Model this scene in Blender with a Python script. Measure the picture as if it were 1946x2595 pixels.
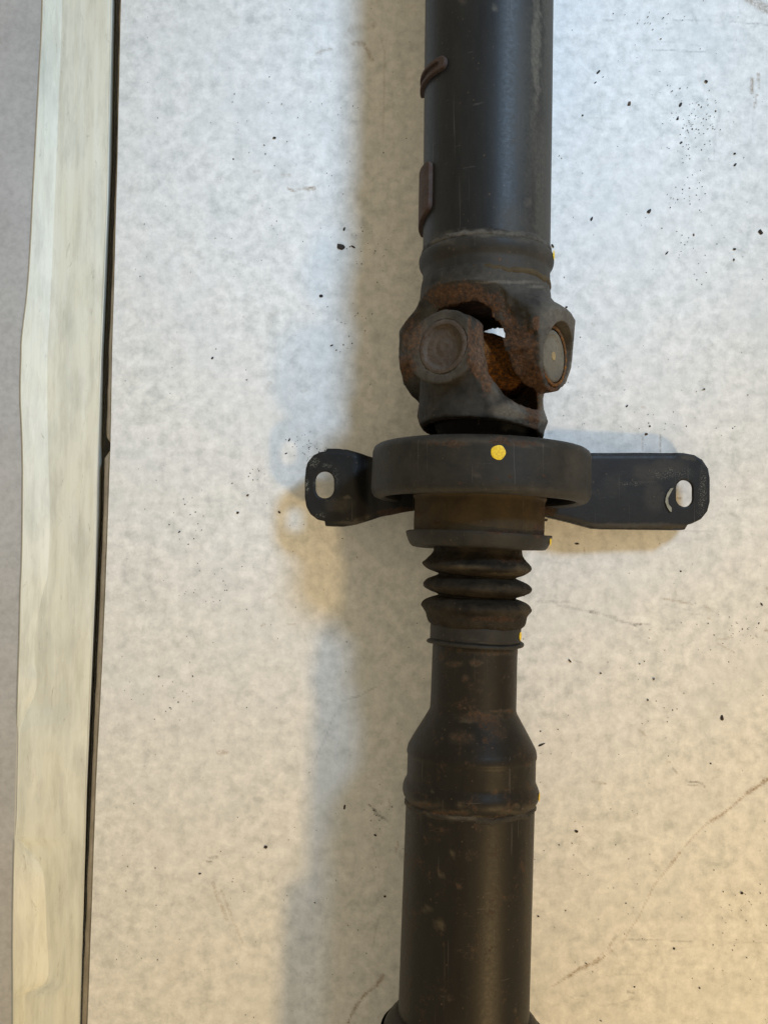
import bpy, math, random
import numpy as np
from mathutils import Vector

# ------------------------------------------------------------------ units and camera
# Lengths are worked out in quarter millimetres ("U"), 1 U = 0.00025 m.
# Origin: the point of the table top straight below the camera. X right, Y up the picture, Z up.
S = 0.00025
F = 2350.0                       # focal length in picture widths/1946
TILT = math.radians(3.4)
CX, CY, NY = 973.0, 1297.5, 2595.0
HAX = 285.0                      # height of the shaft axis above the table top
HC = HAX + F / math.cos(TILT)    # camera height
ct, st = math.cos(TILT), math.sin(TILT)
rng = np.random.default_rng(7)
random.seed(7)
sc = bpy.context.scene
for o in list(bpy.data.objects):
    bpy.data.objects.remove(o)

cam_d = bpy.data.cameras.new('camera')
cam = bpy.data.objects.new('camera', cam_d)
sc.collection.objects.link(cam)
cam.location = (0, 0, HC * S)
cam.rotation_euler = (TILT, 0, 0)
cam_d.sensor_fit = 'VERTICAL'
cam_d.sensor_height = 24
cam_d.lens = 24 * F / NY
cam_d.clip_start = 0.01
cam_d.clip_end = 100
sc.camera = cam

world = bpy.data.worlds.new('World')
sc.world = world
world.use_nodes = True
bg = world.node_tree.nodes['Background']
bg.inputs['Color'].default_value = (0.88, 0.75, 0.52, 1)
bg.inputs['Strength'].default_value = 0.595

def spot(name, dx, dy, z, aim, power, col, radius, cone):
    d = bpy.data.lights.new(name, 'SPOT')
    d.energy = power; d.color = col; d.shadow_soft_size = radius
    d.spot_size = math.radians(cone); d.spot_blend = 1.0
    o = bpy.data.objects.new(name, d); sc.collection.objects.link(o)
    P = Vector((250 * S + dx * z * S, 0.0 + dy * z * S, z * S))
    o.location = P
    A = Vector(aim) * S
    o.rotation_euler = (A - P).to_track_quat('-Z', 'Y').to_euler()
    return o
# the two lamps the double shadows show: a warm one low on the right, a cool one high on the right
spot('warm_lamp', 0.70, -0.68, 8000, (1000, -1600, 0), 170, (1.0, 0.68, 0.31), 0.125, 29)
spot('cool_lamp', 0.60, 0.66, 8000, (250, 1350, 0), 322, (0.50, 0.725, 1.0), 0.28, 21.6)

sc.view_settings.view_transform = 'Standard'
sc.view_settings.look = 'None'
sc.view_settings.exposure = 0.0
sc.view_settings.gamma = 1.0
sc.cycles.max_bounces = 6

def at(px, py, z=0.0):
    """the point at height z on the line of sight through (px, py)"""
    dx = px - CX
    a = CY - py
    dy = F * st + a * ct
    dz = -F * ct + a * st
    s = (HC - z) / (-dz)
    return np.array([dx * s, dy * s, z])

def project(P):
    P = np.asarray(P, float)
    h = HC - P[..., 2]
    d = h * ct + P[..., 1] * st
    return CX + F * P[..., 0] / d, CY - F * (P[..., 1] * ct - h * st) / d, d

# ------------------------------------------------------------------ noise
def _hash(ix, iy, iz, seed):
    n = (ix * 374761393 + iy * 668265263 + iz * 2147483647 + seed * 1274126177) & 0xffffffff
    n = ((n ^ (n >> 13)) * 1274126177) & 0xffffffff
    return ((n ^ (n >> 16)) & 0xffff) / 65535.0
def vnoise(x, y, z, scale, seed=0):
    x = np.asarray(x, float) / scale; y = np.asarray(y, float) / scale; z = np.asarray(z, float) / scale
    x, y, z = np.broadcast_arrays(x, y, z)
    ix, iy, iz = (np.floor(a).astype(np.int64) for a in (x, y, z))
    fx, fy, fz = x - ix, y - iy, z - iz
    fx, fy, fz = (a * a * (3 - 2 * a) for a in (fx, fy, fz))
    r = 0
    for a in (0, 1):
        for b in (0, 1):
            for c in (0, 1):
                w = (fx if a else 1 - fx) * (fy if b else 1 - fy) * (fz if c else 1 - fz)
                r = r + w * _hash(ix + a, iy + b, iz + c, seed)
    return r * 2 - 1
def fbm(x, y, z, scale, octaves=3, seed=0):
    r, a = 0, 1.0
    for k in range(octaves):
        r = r + a * vnoise(x, y, z, scale / 2 ** k, seed + k * 17)
        a *= 0.5
    return r
def sstep(a, b, x):
    t = np.clip((x - a) / (b - a), 0, 1)
    return t * t * (3 - 2 * t)

# ------------------------------------------------------------------ materials
def new_mat(name):
    m = bpy.data.materials.new(name); m.use_nodes = True
    nt = m.node_tree
    return m, nt, nt.nodes['Principled BSDF']
def N(nt, t, **kw):
    n = nt.nodes.new(t)
    for k, v in kw.items():
        if k.startswith('i_'):
            n.inputs[k[2:].replace('_', ' ')].default_value = v
        else:
            setattr(n, k, v)
    return n
def noise(nt, scale, detail=4, rough=0.6, vec=None, dist=0.0):
    n = N(nt, 'ShaderNodeTexNoise')
    n.inputs['Scale'].default_value = scale
    n.inputs['Detail'].default_value = detail
    n.inputs['Roughness'].default_value = rough
    n.inputs['Distortion'].default_value = dist
    if vec: nt.links.new(vec, n.inputs['Vector'])
    return n.outputs['Fac']
def ramp(nt, src, stops):
    r = N(nt, 'ShaderNodeValToRGB')
    e = r.color_ramp.elements
    while len(e) > len(stops): e.remove(e[-1])
    while len(e) < len(stops): e.new(0.5)
    for k, (p, c) in enumerate(stops):
        e[k].position = p
        e[k].color = c if len(c) == 4 else (*c, 1)
    nt.links.new(src, r.inputs['Fac'])
    return r.outputs['Color']
def g(v): return (v, v, v, 1)
def mixc(nt, fac, a, b, mode='MIX'):
    m = N(nt, 'ShaderNodeMix', data_type='RGBA', blend_type=mode)
    for sock, v in ((m.inputs[0], fac), (m.inputs[6], a), (m.inputs[7], b)):
        if hasattr(v, 'links'): nt.links.new(v, sock)
        else: sock.default_value = v
    return m.outputs[2]
def math_(nt, op, a, b=0.0, clamp=False):
    m = N(nt, 'ShaderNodeMath', operation=op, use_clamp=clamp)
    for sock, v in ((m.inputs[0], a), (m.inputs[1], b)):
        if hasattr(v, 'links'): nt.links.new(v, sock)
        else: sock.default_value = v
    return m.outputs[0]
def bump(nt, bsdf, h, strength, dist):
    b = N(nt, 'ShaderNodeBump')
    b.inputs['Strength'].default_value = strength
    b.inputs['Distance'].default_value = dist
    nt.links.new(h, b.inputs['Height'])
    nt.links.new(b.outputs['Normal'], bsdf.inputs['Normal'])
def coords(nt): return N(nt, 'ShaderNodeTexCoord').outputs['Object']
def scaled(nt, vec, s):
    m = N(nt, 'ShaderNodeMapping'); m.inputs['Scale'].default_value = s
    nt.links.new(vec, m.inputs['Vector']); return m.outputs['Vector']

def metal(name, base, dust=(0.13, 0.115, 0.09), rust_a=(0.022, 0.012, 0.008), rust_b=(0.095, 0.052, 0.030),
          dust_amt=0.25, rust_amt=0.0, rough=0.5, bump_s=0.25, spec=0.24, streak=False, cloud=0.0):
    m, nt, p = new_mat(name)
    co = coords(nt)
    if streak: co2 = scaled(nt, co, (1, 0.22, 1))
    else: co2 = co
    at_ = N(nt, 'ShaderNodeAttribute', attribute_name='wear_and_light')
    sp = N(nt, 'ShaderNodeSeparateColor'); nt.links.new(at_.outputs['Color'], sp.inputs[0])
    R, G, B = sp.outputs[0], sp.outputs[1], sp.outputs[2]
    n1 = noise(nt, 90, 5, 0.62, co2)
    if cloud:
        cl = math_(nt, 'MULTIPLY', ramp(nt, noise(nt, 75, 6, 0.7, co, 0.4), [(0.52, g(0)), (0.70, g(1))]), cloud)
        R = math_(nt, 'ADD', R, cl); G = math_(nt, 'ADD', G, math_(nt, 'MULTIPLY', cl, 0.35))
    n2 = noise(nt, 420, 5, 0.65, co)
    n3 = noise(nt, 2300, 3, 0.6, co)
    # dust: cloudy film, thicker where the attribute asks for dust and painted light
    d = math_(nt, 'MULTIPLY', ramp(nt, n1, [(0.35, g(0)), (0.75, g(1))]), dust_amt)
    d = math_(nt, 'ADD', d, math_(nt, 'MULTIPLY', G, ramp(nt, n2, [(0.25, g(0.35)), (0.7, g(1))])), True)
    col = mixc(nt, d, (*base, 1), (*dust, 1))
    # rust
    rc = ramp(nt, n2, [(0.30, (*rust_a, 1)), (0.52, tuple((a + b) / 2 for a, b in zip(rust_a, rust_b)) + (1,)), (0.72, (*rust_b, 1))])
    r = math_(nt, 'ADD', R, rust_amt)
    r = math_(nt, 'MULTIPLY', math_(nt, 'SUBTRACT', math_(nt, 'ADD', r, n2), 0.62), 3.2, True)
    r0 = math_(nt, 'GREATER_THAN', math_(nt, 'ADD', R, rust_amt), 0.02)
    r = math_(nt, 'MULTIPLY', math_(nt, 'MULTIPLY', r, r0), ramp(nt, noise(nt, 1100, 4, 0.7, co), [(0.35, g(0.35)), (0.6, g(0.95))]))
    col = mixc(nt, r, col, rc)
    # small chips: pale flecks
    ch = ramp(nt, noise(nt, 620, 3, 0.6, co), [(0.70, g(0)), (0.76, g(1))])
    col = mixc(nt, math_(nt, 'MULTIPLY', ch, 0.35), col, (0.17, 0.12, 0.08, 1))
    vo = N(nt, 'ShaderNodeTexVoronoi'); vo.inputs['Scale'].default_value = 330
    nt.links.new(co, vo.inputs['Vector'])
    vs = N(nt, 'ShaderNodeSeparateColor'); nt.links.new(vo.outputs['Color'], vs.inputs[0])
    vr = math_(nt, 'MULTIPLY', math_(nt, 'SUBTRACT', vs.outputs[0], 0.80), 1.3)
    vm = math_(nt, 'LESS_THAN', vo.outputs['Distance'], math_(nt, 'ADD', vr, math_(nt, 'MULTIPLY', math_(nt, 'SUBTRACT', n3, 0.6), 0.25)))
    col = mixc(nt, math_(nt, 'MULTIPLY', vm, 0.30), col, (0.15, 0.10, 0.065, 1))
    for ss, tt in (((1, 0.02, 1), 0.675), ((0.05, 1.2, 0.3), 0.70)):
        sc_ = ramp(nt, noise(nt, 520, 3, 0.6, scaled(nt, co, ss)), [(tt, g(0)), (tt + 0.02, g(0.28))])
        col = mixc(nt, sc_, col, (0.11, 0.10, 0.09, 1))
    # fine tonal grain
    col = mixc(nt, 0.45, col, ramp(nt, n3, [(0.3, g(0.55)), (0.7, g(1.0))]), 'MULTIPLY')
    # scraped bare paint
    col = mixc(nt, math_(nt, 'MULTIPLY', B, ramp(nt, noise(nt, 1300, 4, 0.7, co), [(0.54, g(0.0)), (0.60, g(1))])), col, (0.26, 0.26, 0.22, 1))
    nt.links.new(col, p.inputs['Base Color'])
    ro = math_(nt, 'ADD', math_(nt, 'MULTIPLY', math_(nt, 'MAXIMUM', r, d), 0.35), rough, True)
    ro = math_(nt, 'ADD', ro, math_(nt, 'MULTIPLY', math_(nt, 'SUBTRACT', n2, 0.5), 0.2), True)
    nt.links.new(ro, p.inputs['Roughness'])
    p.inputs['Specular IOR Level'].default_value = spec
    h = math_(nt, 'ADD', math_(nt, 'MULTIPLY', n2, 0.7), math_(nt, 'MULTIPLY', n3, 0.3))
    h = math_(nt, 'ADD', h, math_(nt, 'MULTIPLY', math_(nt, 'MULTIPLY', n2, r), 1.2))
    bump(nt, p, h, bump_s, 0.0005)
    return m

M_black = metal('black_painted_steel', (0.0085, 0.0098, 0.0115), dust_amt=0.08, cloud=0.08, rough=0.46, bump_s=0.16, streak=True)
M_brown = metal('grimy_dark_brown_steel', (0.009, 0.0072, 0.0056), dust=(0.10, 0.082, 0.055), dust_amt=0.09, cloud=0.36, rough=0.45, bump_s=0.2, streak=True)
M_yoke = metal('rust_scaled_forging', (0.015, 0.014, 0.0125), dust=(0.155, 0.138, 0.115), rust_a=(0.022, 0.012, 0.008), rust_b=(0.20, 0.098, 0.048), dust_amt=0.25, rough=0.66, bump_s=0.7)
M_cap = metal('grey_brown_cap_steel', (0.060, 0.049, 0.040), dust=(0.19, 0.17, 0.13), dust_amt=0.5, rust_amt=0.10, rough=0.6, bump_s=0.45)
M_cap_worn = metal('brown_pitted_cap_steel', (0.048, 0.038, 0.032), dust=(0.115, 0.094, 0.078), dust_amt=0.7, rust_amt=0.16, rough=0.66, bump_s=0.9)
M_rust = metal('orange_brown_rust', (0.03, 0.014, 0.007), rust_a=(0.014, 0.006, 0.003), rust_b=(0.40, 0.155, 0.025), rust_amt=0.35, rough=0.8, bump_s=0.9)
M_ring = metal('matt_dark_grey_steel', (0.017, 0.0165, 0.0155), dust=(0.10, 0.085, 0.065), dust_amt=0.22, cloud=0.15, rough=0.55, bump_s=0.12)
M_sleeve = metal('olive_brown_dusty_steel', (0.036, 0.0245, 0.011), dust=(0.11, 0.076, 0.036), dust_amt=0.5, rough=0.65, bump_s=0.35)
M_bracket = metal('black_pressed_steel', (0.0075, 0.008, 0.0095), dust=(0.10, 0.092, 0.08), dust_amt=0.07, rough=0.46, bump_s=0.3)
M_rubber = metal('dusty_black_rubber', (0.0085, 0.0066, 0.0048), dust=(0.10, 0.078, 0.05), dust_amt=0.36, rough=0.72, bump_s=0.8, spec=0.2)
M_tab = metal('brown_rusted_tab', (0.04, 0.026, 0.022), dust=(0.13, 0.10, 0.085), dust_amt=0.5, rust_a=(0.03, 0.012, 0.009), rust_b=(0.10, 0.05, 0.035), rust_amt=0.22, rough=0.65, bump_s=0.4)
M_dark = metal('black_inner_rubber', (0.006, 0.005, 0.004), dust_amt=0.05, rough=0.85, bump_s=0.3, spec=0.2)

def m_yellow():
    m, nt, p = new_mat('yellow_paint')
    co = coords(nt)
    c = ramp(nt, noise(nt, 900, 4, 0.6, co), [(0.3, (0.55, 0.34, 0.012)), (0.6, (0.86, 0.62, 0.02))])
    nt.links.new(c, p.inputs['Base Color']); p.inputs['Roughness'].default_value = 0.55
    bump(nt, p, noise(nt, 1500, 3, 0.6, co), 0.3, 0.0003)
    return m
M_yellow = m_yellow()

def m_paper():
    m, nt, p = new_mat('mottled_white_sheet')
    co = coords(nt)
    n1 = noise(nt, 118, 7, 0.66, co, 0.12)
    n1b = noise(nt, 46, 4, 0.6, scaled(nt, co, (1, 0.7, 1)), 0.15)
    n2 = noise(nt, 14, 5, 0.6, co)
    n3 = noise(nt, 1500, 4, 0.75, co)
    n4 = noise(nt, 420, 5, 0.7, scaled(nt, co, (1, 0.45, 1)), 0.3)
    zone = ramp(nt, n2, [(0.35, g(0.6)), (0.58, g(1))])
    c = ramp(nt, n1, [(0.34, (0.60, 0.61, 0.605)), (0.45, (0.715, 0.72, 0.715)), (0.55, (0.80, 0.80, 0.795)), (0.66, (0.89, 0.89, 0.885))])
    c = mixc(nt, zone, (0.775, 0.775, 0.77, 1), c)
    c = mixc(nt, 0.6, c, ramp(nt, n1b, [(0.36, (0.87, 0.885, 0.88)), (0.5, (1, 1, 1)), (0.66, (0.985, 0.975, 0.96))]), 'MULTIPLY')
    c = mixc(nt, 0.6, c, ramp(nt, n2, [(0.3, (0.93, 0.95, 0.955)), (0.5, (1, 0.99, 0.985)), (0.7, (0.97, 0.975, 0.95))]), 'MULTIPLY')
    c = mixc(nt, 0.5, c, ramp(nt, n4, [(0.32, g(0.90)), (0.58, g(1))]), 'MULTIPLY')
    c = mixc(nt, 0.5, c, ramp(nt, n3, [(0.3, g(0.84)), (0.6, g(1))]), 'MULTIPLY')
    # faint long rub marks
    rub = ramp(nt, noise(nt, 70, 5, 0.75, scaled(nt, co, (0.12, 1.4, 1)), 0.5), [(0.66, g(0)), (0.72, g(0.22))])
    c = mixc(nt, rub, c, (0.50, 0.47, 0.43, 1))
    at_ = N(nt, 'ShaderNodeAttribute', attribute_name='stain')
    sp = N(nt, 'ShaderNodeSeparateColor'); nt.links.new(at_.outputs['Color'], sp.inputs[0])
    brk = ramp(nt, noise(nt, 520, 5, 0.75, co), [(0.38, g(0.15)), (0.58, g(1))])
    for k, cc in enumerate([(0.25, 0.16, 0.08, 1), (0.28, 0.275, 0.27, 1), (0.06, 0.045, 0.035, 1)]):
        c = mixc(nt, math_(nt, 'MULTIPLY', sp.outputs[k], brk, True), c, cc)
    # tiny scattered specks of grit
    vo = N(nt, 'ShaderNodeTexVoronoi'); vo.inputs['Scale'].default_value = 150
    nt.links.new(co, vo.inputs['Vector'])
    sp2 = N(nt, 'ShaderNodeSeparateColor'); nt.links.new(vo.outputs['Color'], sp2.inputs[0])
    rad = math_(nt, 'MULTIPLY', math_(nt, 'SUBTRACT', sp2.outputs[0], 0.80), 0.30)
    speck = math_(nt, 'LESS_THAN', vo.outputs['Distance'], rad)
    c = mixc(nt, math_(nt, 'MULTIPLY', speck, 0.7), c, (0.12, 0.09, 0.07, 1))
    nt.links.new(c, p.inputs['Base Color'])
    p.inputs['Roughness'].default_value = 0.6
    p.inputs['Specular IOR Level'].default_value = 0.25
    h = math_(nt, 'ADD', math_(nt, 'MULTIPLY', n1, 0.6), math_(nt, 'MULTIPLY', n3, 0.25))
    bump(nt, p, h, 0.09, 0.001)
    return m
M_paper = m_paper()

def m_cream():
    m, nt, p = new_mat('cream_coated_fabric')
    co = coords(nt)
    lon = scaled(nt, co, (1, 0.06, 1))
    n1 = noise(nt, 260, 5, 0.6, lon)
    n2 = noise(nt, 40, 4, 0.6, scaled(nt, co, (1, 0.3, 1)))
    c = ramp(nt, n1, [(0.32, (0.73, 0.73, 0.655)), (0.5, (0.79, 0.795, 0.715)), (0.7, (0.82, 0.825, 0.755))])
    c = mixc(nt, 0.75, c, ramp(nt, n2, [(0.32, (0.78, 0.80, 0.80)), (0.5, (1, 1, 0.99)), (0.7, (1, 0.985, 0.93))]), 'MULTIPLY')
    # woven threads showing through, in rows
    w = N(nt, 'ShaderNodeTexWave', wave_type='BANDS', bands_direction='Y'); w.inputs['Scale'].default_value = 420
    w.inputs['Distortion'].default_value = 1.5; w.inputs['Detail'].default_value = 3
    nt.links.new(co, w.inputs['Vector'])
    wv = math_(nt, 'MULTIPLY', ramp(nt, w.outputs['Fac'], [(0.1, g(1)), (0.5, g(0))]), ramp(nt, noise(nt, 110, 4, 0.7, scaled(nt, co, (1, 0.2, 1))), [(0.46, g(0)), (0.64, g(0.6))]))
    c = mixc(nt, wv, c, (0.32, 0.30, 0.25, 1))
    # scuffs
    s = ramp(nt, noise(nt, 160, 5, 0.7, scaled(nt, co, (0.8, 0.25, 1)), 0.8), [(0.63, g(0)), (0.74, g(0.55))])
    c = mixc(nt, s, c, (0.26, 0.23, 0.18, 1))
    nt.links.new(c, p.inputs['Base Color']); p.inputs['Roughness'].default_value = 0.5
    bump(nt, p, math_(nt, 'ADD', math_(nt, 'MULTIPLY', n1, 0.6), math_(nt, 'MULTIPLY', w.outputs['Fac'], 0.08)), 0.3, 0.0006)
    return m
M_cream = m_cream()

def m_simple(name, c1, c2, scale, rough=0.8, bs=0.4, stretch=(1, 1, 1), marks=None):
    m, nt, p = new_mat(name)
    co = scaled(nt, coords(nt), stretch)
    n1 = noise(nt, scale, 6, 0.65, co)
    c = ramp(nt, n1, [(0.3, (*c1, 1)), (0.7, (*c2, 1))])
    c = mixc(nt, 0.6, c, ramp(nt, noise(nt, scale * 9, 4, 0.7, co), [(0.3, g(0.7)), (0.6, g(1))]), 'MULTIPLY')
    if marks:
        c = mixc(nt, ramp(nt, noise(nt, scale * 3.1, 5, 0.7, co, 0.6), [(0.66, g(0)), (0.72, g(0.5))]), c, (*marks, 1))
    nt.links.new(c, p.inputs['Base Color']); p.inputs['Roughness'].default_value = rough
    bump(nt, p, n1, bs, 0.0006)
    return m
M_floor = m_simple('grey_floor', (0.43, 0.43, 0.44), (0.50, 0.50, 0.51), 22, 0.7, 0.2, marks=(0.34, 0.30, 0.27))
M_slab = m_simple('brown_grey_slab', (0.20, 0.17, 0.125), (0.38, 0.33, 0.26), 130, 0.85, 0.7, (1, 0.4, 1), marks=(0.36, 0.29, 0.25))
M_flake = m_simple('dark_rust_flake', (0.008, 0.005, 0.004), (0.035, 0.018, 0.012), 900, 0.7, 0.6)
M_flake2 = m_simple('brown_rust_flake', (0.05, 0.03, 0.018), (0.15, 0.095, 0.055), 900, 0.8, 0.6)

# ------------------------------------------------------------------ mesh helpers
def link(name, verts, faces, mat, parent=None, smooth=True, sharp=38):
    verts = np.asarray(verts, float)
    me = bpy.data.meshes.new(name)
    org = np.zeros(3)
    me.from_pydata([tuple(v) for v in (verts - org) * S], [], faces)
    me.materials.append(mat)
    me.update()
    if smooth:
        me.shade_smooth()
        if sharp: me.set_sharp_from_angle(angle=math.radians(sharp))
    o = bpy.data.objects.new(name, me)
    sc.collection.objects.link(o)
    if parent is not None: o.parent = parent
    return o
def tag(o, label=None, cat=None, group=None, kind=None):
    if label: o['label'] = label
    if cat: o['category'] = cat
    if group: o['group'] = group
    if kind: o['kind'] = kind
    return o

class Axis:
    def __init__(s, a, b):
        s.o = np.array(a, float)
        s.d = np.array(b, float) - s.o
        s.d /= np.linalg.norm(s.d)              # points down the picture
        up = np.array([0, 0, 1.0])
        s.side = np.cross(up, s.d); s.side /= np.linalg.norm(s.side)
        if s.side[0] < 0: s.side = -s.side      # picture right
        s.up = np.cross(s.side, s.d)
        if s.up[2] < 0: s.up = -s.up
    def t(s, py):
        lo, hi = -4000.0, 4000.0
        for _ in range(50):
            m = (lo + hi) / 2
            if project(s.o + s.d * m)[1] < py: lo = m
            else: hi = m
        return (lo + hi) / 2
    def scale(s, py):
        return project(s.o + s.d * s.t(py))[2] / F
    def P(s, t, r, th):
        """th measured from straight up towards picture right"""
        t, r, th = np.broadcast_arrays(t, r, th)
        return s.o + t[..., None] * s.d + (r * np.sin(th))[..., None] * s.side + (r * np.cos(th))[..., None] * s.up
UP = Axis(at(1238.5, 0, HAX), at(1231.5, 640, HAX))
LO = Axis(at(1217, 1200, HAX), at(1176, 2500, HAX))

def catmull(pts, n):
    pts = np.asarray(pts, float)
    P = np.vstack([2 * pts[0] - pts[1], pts, 2 * pts[-1] - pts[-2]])
    out = []
    for i in range(1, len(P) - 2):
        for k in range(n):
            t = k / n
            out.append(0.5 * ((2 * P[i]) + (-P[i - 1] + P[i + 1]) * t + (2 * P[i - 1] - 5 * P[i] + 4 * P[i + 1] - P[i + 2]) * t * t + (-P[i - 1] + 3 * P[i] - 3 * P[i + 1] + P[i + 2]) * t ** 3))
    out.append(P[-2])
    return np.array(out)
def densify(prof, step=7.0):
    out = [prof[0]]
    for a, b in zip(prof[:-1], prof[1:]):
        a = np.array(a, float); b = np.array(b, float)
        n = max(1, int(np.linalg.norm(b - a) / step))
        for k in range(1, n + 1): out.append(a + (b - a) * k / n)
    return np.array(out)
def lathe(name, ax, prof, mat, parent, seg=144, px=True, smooth_n=0, rough=0.0, rscale=18, step=7, sharp=38, warp=None):
    """prof: list of (picture y of the station, half width in the picture) unless px=False"""
    p = catmull(prof, smooth_n) if smooth_n else np.asarray(prof, float)
    if px:
        p = np.array([(ax.t(y), hw * ax.scale(y)) for y, hw in p])
    p = densify([tuple(q) for q in p], step)
    th = np.linspace(0, 2 * math.pi, seg, endpoint=False)
    T, TH = np.meshgrid(p[:, 0], th, indexing='ij')
    Rr = np.repeat(p[:, 1][:, None], seg, 1)
    if rough:
        Rr = Rr + rough * fbm(np.cos(TH) * Rr, np.sin(TH) * Rr, T, rscale, 3, len(name))
    if warp: T, Rr = warp(T, Rr, TH)
    V = ax.P(T, Rr, TH).reshape(-1, 3)
    n = len(p)
    i, j = np.meshgrid(np.arange(n - 1), np.arange(seg), indexing='ij')
    a = i * seg + j; b = i * seg + (j + 1) % seg
    Fc = np.stack([a, b, b + seg, a + seg], -1).reshape(-1, 4)
    # outward orientation
    k = len(Fc) // 2
    o = link(name, V, Fc.tolist(), mat, parent, sharp=sharp)
    fix_normals(o)
    return o
def fix_normals(o):
    import bmesh
    bm = bmesh.new(); bm.from_mesh(o.data)
    bmesh.ops.recalc_face_normals(bm, faces=bm.faces)
    bm.to_mesh(o.data); bm.free()

# --- surface nets: a closed mesh from a distance function
def nets(fn, lo, hi, h, refine=2):
    lo = np.array(lo, float); hi = np.array(hi, float)
    n = np.ceil((hi - lo) / h).astype(int) + 1
    gx, gy, gz = (lo[k] + h * np.arange(n[k]) for k in range(3))
    Fv = fn(gx[:, None, None], gy[None, :, None], gz[None, None, :])
    Fv = np.broadcast_to(Fv, n).copy()
    inside = Fv < 0
    cn = n - 1
    cnt = np.zeros(cn, int)
    for a in (0, 1):
        for b in (0, 1):
            for c in (0, 1):
                cnt += inside[a:a + cn[0], b:b + cn[1], c:c + cn[2]]
    act = (cnt > 0) & (cnt < 8)
    idx = -np.ones(cn, int)
    ijk = np.argwhere(act)
    idx[act] = np.arange(len(ijk))
    acc = np.zeros((len(ijk), 3)); num = np.zeros(len(ijk))
    corners = [(a, b, c) for a in (0, 1) for b in (0, 1) for c in (0, 1)]
    for p in corners:
        for ax in range(3):
            if p[ax] == 1: continue
            q = list(p); q[ax] = 1
            fa = Fv[ijk[:, 0] + p[0], ijk[:, 1] + p[1], ijk[:, 2] + p[2]]
            fb = Fv[ijk[:, 0] + q[0], ijk[:, 1] + q[1], ijk[:, 2] + q[2]]
            m = (fa < 0) != (fb < 0)
            t = np.where(m, fa / np.where(m, fa - fb, 1), 0)
            pos = np.repeat(np.array(p, float)[None], len(ijk), 0)
            pos[:, ax] = t
            acc[m] += pos[m]; num[m] += 1
    V = lo + h * (ijk + acc / num[:, None])
    quads = []
    for ax in range(3):
        s = [slice(None)] * 3
        a = [slice(1, -1)] * 3
        a[ax] = slice(0, -1)
        b = [slice(1, -1)] * 3
        b[ax] = slice(1, None)
        ia = inside[tuple(a)]; ib = inside[tuple(b)]
        e = np.argwhere(ia != ib)
        fl = ia[tuple(e.T)]
        off = np.array([1, 1, 1]); off[ax] = 0
        e = e + off
        u, v = (ax + 1) % 3, (ax + 2) % 3
        def cell(du, dv):
            c = e.copy(); c[:, u] -= du; c[:, v] -= dv
            return idx[c[:, 0], c[:, 1], c[:, 2]]
        Q = np.stack([cell(1, 1), cell(0, 1), cell(0, 0), cell(1, 0)], -1)
        Q[~fl] = Q[~fl][:, ::-1]
        quads.append(Q)
    Q = np.vstack(quads)
    Q = Q[(Q >= 0).all(1)]
    for _ in range(refine):
        f0 = fn(V[:, 0], V[:, 1], V[:, 2]); e = h * 0.2
        G = np.stack([fn(V[:, 0] + e, V[:, 1], V[:, 2]) - f0, fn(V[:, 0], V[:, 1] + e, V[:, 2]) - f0, fn(V[:, 0], V[:, 1], V[:, 2] + e) - f0], -1) / e
        g2 = np.maximum((G ** 2).sum(1), 0.25)
        stp = -(f0 / g2)[:, None] * G
        ln = np.linalg.norm(stp, axis=1)
        stp *= np.minimum(1, h * 0.5 / np.maximum(ln, 1e-6))[:, None]
        V = V + stp
    return V, Q
def smin(a, b, k):
    hh = np.clip(0.5 + 0.5 * (b - a) / k, 0, 1)
    return b + (a - b) * hh - k * hh * (1 - hh)
def smax(a, b, k): return -smin(-a, -b, k)

def set_attr(o, name, arr):
    a = o.data.attributes.new(name, 'FLOAT_COLOR', 'POINT')
    c = np.ones((len(arr), 4), np.float32); c[:, :3] = arr
    a.data.foreach_set('color', c.ravel())

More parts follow.
